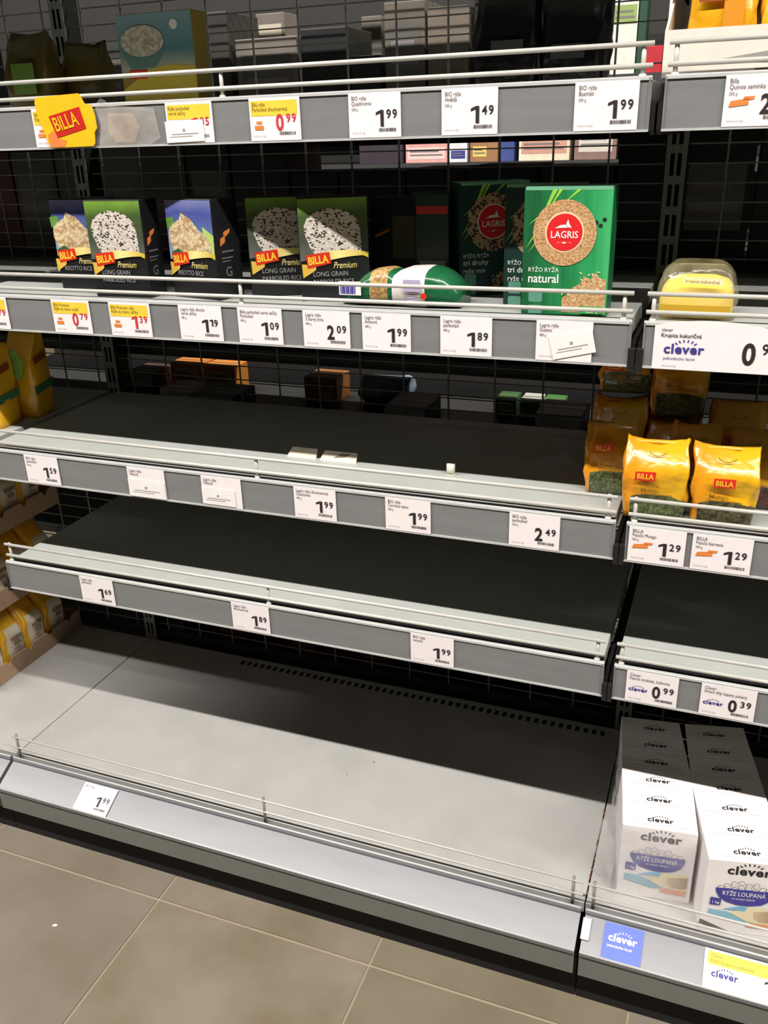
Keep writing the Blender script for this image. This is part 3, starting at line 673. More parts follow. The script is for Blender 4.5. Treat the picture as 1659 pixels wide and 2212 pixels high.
    multi('berry_picture', [disc(0.003, 8, 0.040 + dx, 0.128 + dz) for dx, dz in ((0, 0), (0.006, -0.004), (0.011, 0.004))], mat('print_dark_berry', (18, 40, 26), 0.5), t, F, L(2))
    if kind == 'natural':
        decal('weight_panel', rect(0.024, 0.056, 0.003, 0.014), mat('print_bright_green', (48, 170, 70), 0.5), t, F, L(4)); text('480 g', 0.009, white_ink, t, F, (0.040, y - 0.002, 0.0045), align='CENTER')
    return t
put(lagris_box, -0.171, 0.032, S2, -0.01, 0.123, 0.046, 'bright green LAGRIS natural rice box standing fully lit at the front')
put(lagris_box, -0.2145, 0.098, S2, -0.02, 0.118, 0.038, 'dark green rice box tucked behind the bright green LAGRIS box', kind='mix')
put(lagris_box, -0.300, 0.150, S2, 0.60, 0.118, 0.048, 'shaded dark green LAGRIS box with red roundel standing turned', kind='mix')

# ------------------------------------------------------------------ bags
def pouch_mesh(name, w, d, h, mats, seed=0, n=32, levels=12, style='brick', wob=0.0025):
    """soft bag: rounded rectangular sections, belly, pinched or folded top"""
    rr = random.Random(seed); m = MB()
    ph = [rr.uniform(0, 6.28) for _ in range(8)]
    rings = []
    for k in range(levels + 1):
        u = k / levels; yo = 0.0
        if style == 'brick':           # flat bottom, boxy body, top folded to a soft roof
            ww = w * (0.96 + 0.05 * math.sin(u * math.pi)); dd = d * (1 - 0.10 * (1 - u) ** 4)
            if u > 0.70: dd = d * (1 - 0.66 * ((u - 0.70) / 0.30) ** 1.1); ww = w * (1.0 - 0.03 * (u - 0.70) / 0.30); yo = (d - dd) * 0.30
        elif style == 'pinch':         # sealed top edge
            ww = w * (0.94 + 0.06 * math.sin(u * math.pi)); dd = d * max(0.06, (1 - u ** 4))
        elif style == 'dome':
            g = math.sqrt(max(0.0, 1 - (max(0, u - 0.35) / 0.68) ** 2)); ww = w * (0.55 + 0.45 * g); dd = d * (0.35 + 0.65 * g)
        elif style == 'pillow':
            s = math.sin(math.pi * min(max(u, 0.02), 0.98)); dd = d * (s ** 0.5); ww = w * (0.92 + 0.08 * s)
        z = u * h
        ring = []
        for i in range(n):
            t = 2 * math.pi * i / n; c, s = math.cos(t), math.sin(t)
            e = 0.32
            x = math.copysign(abs(c) ** e, c) * ww / 2; y = math.copysign(abs(s) ** e, s) * dd / 2
            q = wob * (math.sin(3 * t + ph[0] + 5 * u) + 0.7 * math.sin(7 * t + ph[1] - 9 * u) + 0.6 * math.sin(2 * t + 14 * u + ph[2])) * min(1, 3 * u)
            x += q * c; y += q * s + yo
            zz = z + (wob * 1.6 * math.sin(2 * t + ph[3]) + (0.006 * abs(c) ** 3 if style == 'brick' else 0)) * (u ** 3)
            ring.append((x, y, zz))
        rings.append(ring)
    v = [p for r in rings for p in r]; f = []
    for k in range(levels):
        for i in range(n):
            f.append((k * n + i, k * n + (i + 1) % n, (k + 1) * n + (i + 1) % n, (k + 1) * n + i))
    f.append(tuple(reversed(range(n)))); f.append(tuple(range(levels * n, (levels + 1) * n)))
    m.add(v, f); return m.mesh(name, mats, True)
def bean_bag_mat(name, window, upper=(216, 164, 26), left=(216, 138, 24)):
    """printed bag: yellow film over a clear window that shows the contents at the bottom"""
    if name in MATS: return MATS[name]
    m = bpy.data.materials.new(name); m.use_nodes = True; MATS[name] = m
    nt = m.node_tree; b = nt.nodes['Principled BSDF']; b.inputs['Roughness'].default_value = 0.28; b.inputs['Coat Weight'].default_value = 0.5; b.inputs['Coat Roughness'].default_value = 0.12
    tc = nt.nodes.new('ShaderNodeTexCoord'); sp = nt.nodes.new('ShaderNodeSeparateXYZ'); nt.links.new(tc.outputs['Object'], sp.inputs[0])
    mr = nt.nodes.new('ShaderNodeMapRange'); mr.inputs[1].default_value = -0.045; mr.inputs[2].default_value = 0.02; nt.links.new(sp.outputs[0], mr.inputs[0])
    mx = nt.nodes.new('ShaderNodeMix'); mx.data_type = 'RGBA'; mx.inputs['A'].default_value = rgb(*left); mx.inputs['B'].default_value = rgb(*upper); nt.links.new(mr.outputs[0], mx.inputs['Factor'])
    v = nt.nodes.new('ShaderNodeTexVoronoi'); v.inputs['Scale'].default_value = 170; nt.links.new(tc.outputs['Object'], v.inputs['Vector'])
    cr = nt.nodes.new('ShaderNodeValToRGB'); nt.links.new(v.outputs['Distance'], cr.inputs[0])
    cr.color_ramp.elements[0].color = rgb(*window); cr.color_ramp.elements[1].color = rgb(*tuple(int(c * 0.5) for c in window)); cr.color_ramp.elements[1].position = 0.8
    # window: z below a slightly arched line, on the front, inside the side margins
    sq = nt.nodes.new('ShaderNodeMath'); sq.operation = 'MULTIPLY'; nt.links.new(sp.outputs[0], sq.inputs[0]); nt.links.new(sp.outputs[0], sq.inputs[1])
    arch = nt.nodes.new('ShaderNodeMath'); arch.operation = 'MULTIPLY_ADD'; arch.inputs[1].default_value = -4.0; arch.inputs[2].default_value = 0.040; nt.links.new(sq.outputs[0], arch.inputs[0])
    lt = nt.nodes.new('ShaderNodeMath'); lt.operation = 'LESS_THAN'; nt.links.new(sp.outputs[2], lt.inputs[0]); nt.links.new(arch.outputs[0], lt.inputs[1])
    gx = nt.nodes.new('ShaderNodeMath'); gx.operation = 'GREATER_THAN'; gx.inputs[1].default_value = -0.034; nt.links.new(sp.outputs[0], gx.inputs[0])
    mu = nt.nodes.new('ShaderNodeMath'); mu.operation = 'MULTIPLY'; nt.links.new(lt.outputs[0], mu.inputs[0]); nt.links.new(gx.outputs[0], mu.inputs[1])
    fin = nt.nodes.new('ShaderNodeMix'); fin.data_type = 'RGBA'; nt.links.new(mu.outputs[0], fin.inputs['Factor']); nt.links.new(mx.outputs['Result'], fin.inputs['A']); nt.links.new(cr.outputs[0], fin.inputs['B'])
    nt.links.new(fin.outputs['Result'], b.inputs['Base Color'])
    n2 = nt.nodes.new('ShaderNodeTexNoise'); n2.inputs['Scale'].default_value = 30; n2.inputs['Detail'].default_value = 2.5; nt.links.new(tc.outputs['Object'], n2.inputs['Vector'])
    bp = nt.nodes.new('ShaderNodeBump'); bp.inputs['Strength'].default_value = 0.7; bp.inputs['Distance'].default_value = 0.008
    nt.links.new(n2.outputs['Fac'], bp.inputs['Height']); nt.links.new(bp.outputs[0], b.inputs['Normal'])
    return m
mung = bean_bag_mat('bag_mung', (112, 122, 78))
pinto = bean_bag_mat('bag_pinto', (110, 104, 70))
print_brown = mat('print_brown_text', (140, 100, 20), 0.5)
def bean_bag(loc, yaw, label, material, seed, w=0.088, d=0.06, h=0.122, style='brick', words=('Fazuľa', 'Mungo'), lx=-0.030):
    t = thing('bean_bag', label, 'bag', loc, yaw, 'yellow bean bags')
    me = pouch_mesh('bag_film', w, d, h, material, seed, style=style)
    link('bag_film', me, t)
    y = -d / 2 * 1.07 - 0.0036
    z = h * 0.57 if style == 'brick' else h * 0.66
    decal('red_logo', [(lx, z), (lx + 0.030, z + 0.0005), (lx + 0.0305, z + 0.0145), (lx + 0.0005, z + 0.0135)], logo_red, t, 'front', (0, y, 0))
    text('BILLA', 0.0115, logo_yellow, t, 'front', (lx + 0.003, y - 0.0006, z + 0.003), xs=0.85, bold=0.02)
    text(words[0], 0.0105, print_brown, t, 'front', (-0.020, y, h * 0.48), xs=0.95, bold=0.008)
    text(words[1], 0.0105, print_brown, t, 'front', (-0.020, y, h * 0.405), xs=0.95, bold=0.008)
    multi('small_print', [rect(-0.020, 0.026, 0, 0.0014)], print_brown, t, 'front', (0, y, h * 0.375))
    if style == 'brick':
        ring = MB(); a0 = h * 0.885
        for i in range(12):
            t0 = math.pi * (0.15 + 0.7 * i / 12) + math.pi; t1 = math.pi * (0.15 + 0.7 * (i + 1) / 12) + math.pi
            ring.tube((0.014 * math.cos(t0), -d * 0.20 - 0.004 , a0 + 0.010 + 0.012 * math.sin(t0)), (0.014 * math.cos(t1), -d * 0.20 - 0.004, a0 + 0.010 + 0.012 * math.sin(t1)), 0.0006, 4)
        ring.build('round_seal_print', print_brown, t)
        # folded ear of the top seam
        MB().add([(-w * 0.46, -d * 0.10, h * 0.97), (w * 0.46, -d * 0.10, h * 0.97), (w * 0.50, -d * 0.02, h * 1.07), (w * 0.2, -d * 0.02, h * 1.02), (-w * 0.2, -d * 0.03, h * 1.015), (-w * 0.48, -d * 0.01, h * 1.05),
                  (-w * 0.46, d * 0.08, h * 0.97), (w * 0.46, d * 0.08, h * 0.97), (w * 0.50, d * 0.02, h * 1.068), (w * 0.2, d * 0.03, h * 1.018), (-w * 0.2, d * 0.03, h * 1.012), (-w * 0.48, d * 0.03, h * 1.048)],
                 [(0, 1, 2, 3, 4, 5), (6, 11, 10, 9, 8, 7), (0, 5, 11, 6), (5, 4, 10, 11), (4, 3, 9, 10), (3, 2, 8, 9), (2, 1, 7, 8), (1, 0, 6, 7)]).build('top_seam', material, t, smooth=True, matrix=Matrix.Translation((0, d * 0.19, 0)))
    return t
S3 = top(3)
bean_bag((0.040, 0.056, S3), 0.05, 'lit yellow mung bean bag at the left front of the right bay', mung, 1, w=0.092, h=0.112)
bean_bag((0.138, 0.060, S3), 0.02, 'lit yellow bean bag at the right front, beside its twin', pinto, 2, w=0.090, h=0.110, words=('Fazuľa', 'Mungo'), lx=-0.016)
bean_bag((-0.034, 0.135, S3), 0.06, 'yellow mung bean bag standing half behind the left front bag', mung, 3, w=0.085, d=0.055, h=0.112, style='pinch')
bean_bag((0.092, 0.128, S3), 0.0, 'yellow bag squeezed between and behind the two front bags', mung, 4, w=0.075, d=0.055, h=0.118)
bean_bag((0.180, 0.140, S3), 0.0, 'yellow bag behind the right front bag, showing dark red beans', bean_bag_mat('bag_red_bean', (112, 60, 50)), 5, w=0.085, d=0.06, h=0.110)
bean_bag((-0.036, 0.215, S3), 0.0, 'shaded yellow bag behind the mung bean bag, under another bag', mung, 6, w=0.085, d=0.06, h=0.128)
bean_bag((0.052, 0.215, S3), 0.0, 'shaded yellow bag deep on the shelf below a standing dark bag', mung, 7, w=0.085, d=0.06, h=0.100, style='brick')
bean_bag((0.150, 0.225, S3), 0.0, 'shaded yellow bag deepest at the right of the bean shelf', mung, 8, w=0.088, d=0.06, h=0.130)
bean_bag((-0.034, 0.225, S3 + 0.142), 0.0, 'shaded yellow bag lying on top of the rear left bag', mung, 9, w=0.080, d=0.05, h=0.062, style='pillow')
bean_bag((0.054, 0.225, S3 + 0.112), 0.0, 'shaded dark yellow bag stacked on a bag below the clever tag', mung, 10, w=0.088, d=0.05, h=0.120, style='pinch')
# bags at the left end of the third shelf
def tall_bag(loc, yaw, label, seed, w, d, h):
    t = thing('pasta_bag', label, 'bag', loc, yaw, 'tall yellow bags in the left bay')
    link('bag_film', pouch_mesh('bag_film', w, d, h, mat('bag_amber', (236, 176, 28), 0.3, noise=(18, 0.12), bump=(40, 0.4, 0.005), coat=0.3), seed, wob=0.0015), t)
    x = w / 2 * 1.06
    decal('green_band', [(-d * 0.46, h * 0.30), (d * 0.46, h * 0.34), (d * 0.46, h * 0.44), (-d * 0.46, h * 0.40)], mat('print_band_green', (60, 120, 84), 0.45), t, 'right', (x, 0, 0))
    decal('dark_label', [(-d * 0.3, h * 0.66), (d * 0.25, h * 0.70), (d * 0.25, h * 0.78), (-d * 0.3, h * 0.74)], mat('print_label_brown', (150, 66, 26), 0.5), t, 'right', (x, 0, 0))
    decal('leaf_print', [(-w * 0.34, h * 0.52), (w * 0.2, h * 0.50), (w * 0.34, h * 0.72), (w * 0.1, h * 0.88), (-w * 0.3, h * 0.84)], mat('print_leaf_pale', (140, 190, 90), 0.5, noise=(60, 0.3)), t, 'front', (0, -d / 2 * 1.06 - 0.003, 0))
    return t
tall_bag((-1.325, 0.140, S3), 0.06, 'tall yellow bag partly lit at the left photo edge', 21, 0.070, 0.080, 0.168)
tall_bag((-1.302, 0.226, S3), 0.16, 'tall shaded yellow bag with green leaf print behind the lit one', 22, 0.066, 0.078, 0.176)

# green rice bag lying on the rice shelf
def lying_bag():
    t = thing('rice_bag', 'green plastic rice bag with white label lying on the rice shelf', 'bag', (-0.366, 0.075, S2), 0.0)
    w, d, h = 0.196, 0.085, 0.058
    m = MB(); n = 26; k = 12; rings = []
    for i in range(n + 1):
        u = i / n; s = max(0.10, 1 - abs(2 * u - 1) ** 3.2) if u < 0.5 else max(0.50, 1 - abs(2 * u - 1) ** 5 * 0.55) ; dip = 1 - 0.14 * math.exp(-((u - 0.46) / 0.035) ** 2)
        ring = []
        for j in range(20):
            t0 = 2 * math.pi * j / 20; c, sn = math.cos(t0), math.sin(t0)
            y = math.copysign(abs(c) ** 0.6, c) * d / 2 * (0.55 + 0.45 * s); z = (math.copysign(abs(sn) ** 0.6, sn) + 1) / 2 * h * s * dip
            ring.append(((u - 0.5) * w, y, z + 0.0015 * math.sin(9 * u + 3 * c) * s))
        rings.append(ring)
    v = [p for r in rings for p in r]; f = []
    for i in range(n):
        m.cur = 0
        u = (i + 0.5) / n
        mi = 0 if u < 0.26 else (1 if u < 0.43 else (0 if u < 0.47 else (2 if u < 0.74 else 0)))
        for j in range(20): f.append((i * 20 + j, i * 20 + (j + 1) % 20, (i + 1) * 20 + (j + 1) % 20, (i + 1) * 20 + j)); m.mi.append(mi)
    f.append(tuple(range(20))); m.mi.append(0); f.append(tuple(reversed(range(n * 20, n * 20 + 20)))); m.mi.append(0)
    m.v = v; m.f = f
    m.build('bag_film', [mat('bag_green', (30, 100, 62), 0.25, noise=(30, 0.2), bump=(45, 0.4, 0.004), coat=0.3), grain('bag_window_rice', (208, 170, 112), (170, 128, 76), 220, 0.3, 0.35), mat('bag_white_label', (232, 222, 216), 0.3, bump=(40, 0.3, 0.004))], t, smooth=True)
    y = -d / 2 - 0.0022
    tm = Matrix.Rotation(-0.12, 4, 'X')
    bars = [rect(-0.093 + i * 0.0024, -0.0918 + i * 0.0024 + 0.0006 * (i % 3), 0.020, 0.036) for i in range(11)]
    decal('barcode_panel', rect(-0.095, -0.058, 0.018, 0.039), paper, t, 'front', (0, y, 0)); multi('barcode', bars, ink_blue, t, 'front', (0, y - 0.0005, 0))
    multi('label_print', [rect(0.012, 0.040, 0.026, 0.044), rect(0.018, 0.030, 0.010, 0.020)], mat('print_lilac', (176, 166, 196), 0.5), t, 'front', (0, y - 0.0004, 0))
    multi('small_print', [rect(0.012 , 0.042 , 0.0235 - i * 0.004, 0.0245 - i * 0.004) for i in range(4)], ink_grey, t, 'front', (0, y - 0.0008, 0))
    decal('red_mark', disc(0.005, 10, 0.045, 0.020), logo_red, t, 'front', (0, y - 0.0008, 0))
lying_bag()
# semolina bag
def semolina():
    t = thing('semolina_bag', 'clear plastic bag of yellow semolina on the right bay shelf', 'bag', (0.070, 0.075, S2), 0.0)
    m = MB(); n = 30; L = 10; rings = []
    prof = [(0.092, 0.072, 0.0), (0.098, 0.078, 0.006), (0.098, 0.080, 0.018), (0.097, 0.080, 0.030), (0.092, 0.078, 0.040), (0.080, 0.070, 0.048), (0.050, 0.050, 0.053), (0.02, 0.02, 0.054)]
    for w, d, z in prof:
        rings.append([(math.copysign(abs(math.cos(2*math.pi*i/n)) ** 0.4, math.cos(2*math.pi*i/n)) * w / 2, math.copysign(abs(math.sin(2*math.pi*i/n)) ** 0.4, math.sin(2*math.pi*i/n)) * d / 2, z) for i in range(n)])
    v = [p for r in rings for p in r]; f = []
    for k in range(len(prof) - 1):
        for i in range(n): f.append((k * n + i, k * n + (i + 1) % n, (k + 1) * n + (i + 1) % n, (k + 1) * n + i))
    f.append(tuple(reversed(range(n)))); f.append(tuple(range((len(prof) - 1) * n, len(prof) * n)))
    m.add(v, f).build('semolina', mat('semolina_yellow', (244, 208, 70), 0.75, noise=(300, 0.12)), t, smooth=True)
    link('clear_bag', pouch_mesh('clear_bag', 0.106, 0.088, 0.072, film('bag_clear', (222, 214, 170), 0.20, 0.1), 31, style='dome', wob=0.0014), t)
    decal('white_label', [(-0.018, 0.050), (0.034, 0.048), (0.033, 0.057), (-0.017, 0.059)], film('label_film', (226, 222, 214), 0.55, 0.3), t, 'front', (0, -0.0465, 0))
    text('krupica kukuričná', 0.006, ink, t, 'front', (-0.015, -0.0471, 0.0515), roll=-0.03)
    multi('printed_band', [rect(-0.046, 0.046, 0.012, 0.021)], mat('print_ochre', (196, 156, 40), 0.5), t, 'front', (0, -0.0474, 0))
semolina()

# ------------------------------------------------------------------ upper shelf goods
S1 = top(1)
def bowl_box():
    t = thing('rice_box', 'pale blue and yellow rice box with bowl picture, shaded on the upper shelf', 'box', (-0.855, 0.215, S1), 0.0)
    w, d, h = 0.152, 0.045, 0.146
    rounded_carton(w, d, h, mat('carton_olive_yellow', (150, 128, 50), 0.45), t)
    y = -d / 2
    decal('sky_print', rect(-w / 2 + 0.001, w / 2 - 0.001, 0.055, h - 0.001), gradient('print_sky', [(0, (196, 186, 150)), (0.4, (86, 132, 136)), (1, (140, 172, 178))], 'Y', 0.05, 0.15, noise=0.2, nscale=12), t, 'front', (0, y - 0.0004, 0))
    decal('field_print', [(-w / 2 + 0.001, 0.001), (w / 2 - 0.001, 0.001), (w / 2 - 0.001, 0.062), (0.02, 0.066), (-0.02, 0.058), (-w / 2 + 0.001, 0.030)], mat('print_field_yellow', (206, 180, 60), 0.5), t, 'front', (0, y - 0.0008, 0))
    decal('bowl_print', [(-0.071, 0.100), (-0.068, 0.084), (-0.054, 0.062), (-0.004, 0.062), (0.014, 0.084), (0.019, 0.100)], mat('print_bowl_teal', (96, 128, 122), 0.5), t, 'front', (0, y - 0.0012, 0))
    decal('rice_print', disc(0.044, 24, -0.026, 0.104, 0.024), grain('print_white_rice', (220, 212, 190), (190, 180, 150), 160, 0.3), t, 'front', (0, y - 0.0016, 0))
    decal('white_seal', disc(0.008, 12, 0.040, 0.126), white_ink, t, 'front', (0, y - 0.0012, 0))
    decal('red_flag', rect(-0.058, -0.022, 0.046, 0.060), logo_red, t, 'front', (0, y - 0.0016, 0)); text('BILLA', 0.012, logo_yellow, t, 'front', (-0.055, y - 0.002, 0.049), bold=0.02)
bowl_box()
dark_bag = mat('bag_black_gloss', (26, 26, 28), 0.25, noise=(20, 0.2), bump=(35, 0.5, 0.005))
def plain_pouch(loc, yaw, label, seed, w, d, h, m, patches=(), style='pinch', group='dark bags on the upper shelf'):
    t = thing('rice_bag', label, 'bag', loc, yaw, group)
    link('bag_film', pouch_mesh('bag_film', w, d, h, m, seed, style=style), t)
    for nm, p, mm in patches: decal(nm, p, mm, t, 'front', (0, -d / 2 * 1.05 - 0.0032, 0))
    return t
plain_pouch((-0.250, 0.25, S1), 0.0, 'glossy black bag on the upper shelf, left of the dark pair', 41, 0.10, 0.07, 0.16, dark_bag, [('print_panel', rect(-0.02, 0.03, 0.05, 0.07), mat('print_soot', (70, 70, 70), 0.4))])
plain_pouch((-0.148, 0.25, S1), 0.0, 'glossy black bag on the upper shelf, right of the dark pair', 42, 0.10, 0.07, 0.155, dark_bag, [('print_panel', rect(-0.03, 0.02, 0.04, 0.06), mat('print_soot', (70, 70, 70), 0.4))])
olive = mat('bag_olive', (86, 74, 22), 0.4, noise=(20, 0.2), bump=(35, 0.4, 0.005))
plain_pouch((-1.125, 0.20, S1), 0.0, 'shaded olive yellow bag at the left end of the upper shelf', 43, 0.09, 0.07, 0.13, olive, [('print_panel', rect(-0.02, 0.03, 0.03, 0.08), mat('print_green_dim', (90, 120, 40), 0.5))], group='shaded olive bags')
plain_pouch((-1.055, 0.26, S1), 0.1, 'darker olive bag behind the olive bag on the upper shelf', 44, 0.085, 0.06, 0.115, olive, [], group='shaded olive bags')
# white tray with yellow bags, right bay
def white_tray():
    t = thing('display_tray', 'white cardboard display tray on the upper shelf of the right bay', 'tray', (0.155, 0.03, S1))
    wm = mat('tray_white_card', (222, 214, 202), 0.6)
    w, d = 0.310, 0.30
    MB().box(-w / 2, w / 2, 0, d, 0.0, 0.003).build('tray_floor', wm, t)
    MB().box(-w / 2, w / 2, 0, 0.003, 0.003, 0.0535).build('front_wall', wm, t)
    MB().box(-w / 2, w / 2, d - 0.003, d, 0.003, 0.11).build('rear_wall', wm, t)
    for s in (-1, 1):
        x0 = s * w / 2 - (0.003 if s > 0 else 0)
        MB().extrude_x([(0.003, 0.003), (0.003, 0.053), (0.075, 0.094), (0.10, 0.105), (d - 0.003, 0.11), (d - 0.003, 0.003)], x0, x0 + 0.003).build('side_wall', wm, t)
    decal('grey_wedge', [(-0.115, 0.015), (0.15, 0.046), (0.15, 0.028), (-0.02, 0.012)], mat('print_wedge_grey', (150, 146, 138), 0.6), t, 'front', (0, -0.0005, 0))
    decal('brown_base_print', [(-0.045, 0.0005), (0.15, 0.0005), (0.15, 0.009), (-0.045, 0.006)], mat('print_base_brown', (120, 86, 40), 0.6), t, 'front', (0, -0.0005, 0))
white_tray()
amber = mat('bag_amber_print', (232, 170, 30), 0.3, noise=(16, 0.15), bump=(36, 0.4, 0.005), coat=0.3)
for i, (x, nm) in enumerate(((0.066, 'left'), (0.152, 'middle'), (0.236, 'right'))):
    plain_pouch((x, 0.085, S1 + 0.003), 0.0, 'yellow bag in the white display tray, %s of three' % nm, 50 + i, 0.080, 0.07, 0.142, amber,
                [('brown_panel', rect(-0.030, 0.004, 0.080, 0.094), mat('print_panel_rust', (150, 74, 26), 0.5)), ('text_panel', rect(0.0, 0.024, 0.05, 0.092), mat('print_panel_amber', (214, 140, 28), 0.5))], group='bags in the white tray')

# ------------------------------------------------------------------ white rice cartons on the base deck
carton_white = mat('carton_white', (236, 230, 228), 0.5, noise=(40, 0.03))
bowl_blue = mat('print_bowl_blue', (62, 58, 150), 0.42)
def clever_carton(loc, yaw, label, w=0.122, d=0.0505, h=0.155, detail=True):
    t = thing('rice_carton', label, 'carton', loc, yaw, 'white clever rice cartons')
    rounded_carton(w, d, h, carton_white, t)
    # top print
    clever_logo(t, 'top', (-0.020, -0.009, h + 0.0005), 0.0150, ink)
    multi('fold_lines', [rect(-w * 0.44, w * 0.38, -0.0166, -0.0160)], ink_faint, t, 'top', (0, 0, h + 0.0005))
    if detail:
        y = -d / 2
        def P(k): return (0, y - 0.0004 * k, 0)
        clever_logo(t, 'front', (-0.030, y - 0.0004, 0.128), 0.0235, ink, 0.035)
        heap = []
        rr = random.Random(5)
        for r_, n_, z_ in ((0.037, 8, 0.0985), (0.028, 6, 0.1035), (0.017, 4, 0.109)):
            for i in range(n_):
                x = -r_ + 2 * r_ * i / (n_ - 1); heap.append(disc(0.0052, 9, x + 0.001, z_ + 0.002 * math.sin(i * 2.1), 0.0036))
        multi('rice_heap_outline', heap, ink_grey, t, 'front', P(1))
        multi('rice_heap', [[(a * 1.0 + (1 - 1.0) * 0, b) for a, b in disc(0.0043, 9, sum(p[0] for p in hp) / 9, sum(p[1] for p in hp) / 9, 0.0028)] for hp in heap], carton_white, t, 'front', P(2))
        bowl = [(-0.044, 0.0975), (0.046, 0.0975), (0.0455, 0.088), (0.041, 0.077), (0.030, 0.068), (0.014, 0.064), (-0.008, 0.064), (-0.026, 0.069), (-0.038, 0.079), (-0.043, 0.089)]
        decal('bowl_print', bowl, bowl_blue, t, 'front', P(3))
        text('RÝŽE LOUPANÁ', 0.0128, white_ink, t, 'front', (0.0005, y - 0.0016, 0.0835), xs=0.72, align='CENTER', bold=0.004)
        text('ve varných sáčcích', 0.0060, white_ink, t, 'front', (0.001, y - 0.0016, 0.0755), xs=0.8, align='CENTER')
        decal('weight_square', [(-0.050, 0.060), (-0.0335, 0.060), (-0.0325, 0.0745), (-0.0495, 0.0765)], bowl_blue, t, 'front', P(4))
        text('1 kg', 0.0072, white_ink, t, 'front', (-0.0415, y - 0.0020, 0.064), align='CENTER', bold=0.01)
        decal('napkin_print', [(-0.030, 0.052), (-0.002, 0.062), (0.010, 0.062), (0.006, 0.052)], mat('print_sky_blue', (122, 184, 214), 0.5), t, 'front', P(3))
        decal('napkin_print', [(-0.050, 0.050), (-0.022, 0.048), (0.012, 0.028), (-0.004, 0.025), (-0.050, 0.036)], mat('print_pale_blue', (140, 186, 206), 0.5), t, 'front', P(3))
        decal('table_print', [(0.010, 0.060), (0.054, 0.064), (0.054, 0.020), (0.010, 0.030), (-0.018, 0.046)], mat('print_pale_lemon', (232, 220, 186), 0.5), t, 'front', P(2))
        decal('cup_print', [(0.020, 0.052), (0.054, 0.058), (0.054, 0.034), (0.046, 0.031), (0.030, 0.032), (0.022, 0.038)], gradient('print_cup', [(0, (206, 186, 150)), (1, (166, 140, 108))], 'X', 0.02, 0.054), t, 'front', P(3))
        decal('orange_print', [(0.010, 0.026), (0.054, 0.028), (0.054, 0.016), (0.012, 0.018)], mat('print_peach', (232, 158, 110), 0.5), t, 'front', P(3))
    return t
def column(xf, yf, yaw, n, side, first):
    ord_ = ['foremost', 'second', 'third', 'fourth', 'fifth', 'sixth', 'seventh']
    root = None
    w, d = 0.122, 0.0512
    for i in range(n):
        lx, ly = w / 2, d / 2 + i * d
        c, s = math.cos(yaw), math.sin(yaw)
        loc = (xf + c * lx - s * ly, yf + s * lx + c * ly, DECK)
        lab = ('white clever rice carton, %s from the front in the %s row' % (ord_[i], side)) if i else first
        if i == 0: clever_carton(loc, yaw, lab)
        elif i == 1: root = clever_carton(loc, yaw, lab, detail=False)
        else: dup(root, loc, yaw, lab)
column(0.0475, -0.038, 0.13, 6, 'left', 'white clever rice carton in crumpled plastic wrap, front of the left row')
column(0.187, -0.0715, 0.20, 7, 'right', 'white clever rice carton with uncovered bowl picture, front of the right row')
def wrap():
    t = thing('shrink_wrap', 'crumpled clear plastic wrap around the left row of rice cartons', 'plastic wrap', (0.0475, -0.038, DECK), 0.13)
    fm = film('wrap_film', (222, 218, 218), 0.26, 0.08)
    rr = random.Random(9); nx, nz = 14, 12
    # front sheet, left sheet and top sheet as one loose skin
    def sheet(name, o, a, b, na, nb, amp):
        v = []; f = []; n = Vector(a).cross(Vector(b)).normalized()
        for i in range(na + 1):
            for j in range(nb + 1):
                p = Vector(o) + Vector(a) * (i / na) + Vector(b) * (j / nb) + n * rr.uniform(-amp, amp); v.append(tuple(p))
        for i in range(na):
            for j in range(nb): f.append((i * (nb + 1) + j, (i + 1) * (nb + 1) + j, (i + 1) * (nb + 1) + j + 1, i * (nb + 1) + j + 1))
        MB().add(v, f).build(name, fm, t, smooth=True)
    sheet('front_sheet', (-0.006, -0.0065, 0.003), (0.128, 0, 0), (0, 0, 0.154), 14, 14, 0.0018)
    sheet('side_sheet', (-0.009, 0.19, 0.003), (0, -0.196, 0), (0, 0, 0.154), 14, 12, 0.0035)
    sheet('loose_flap', (-0.010, -0.004, 0.002), (-0.030, 0.05, 0.0), (0.006, 0.005, 0.115), 8, 10, 0.0035)
wrap()

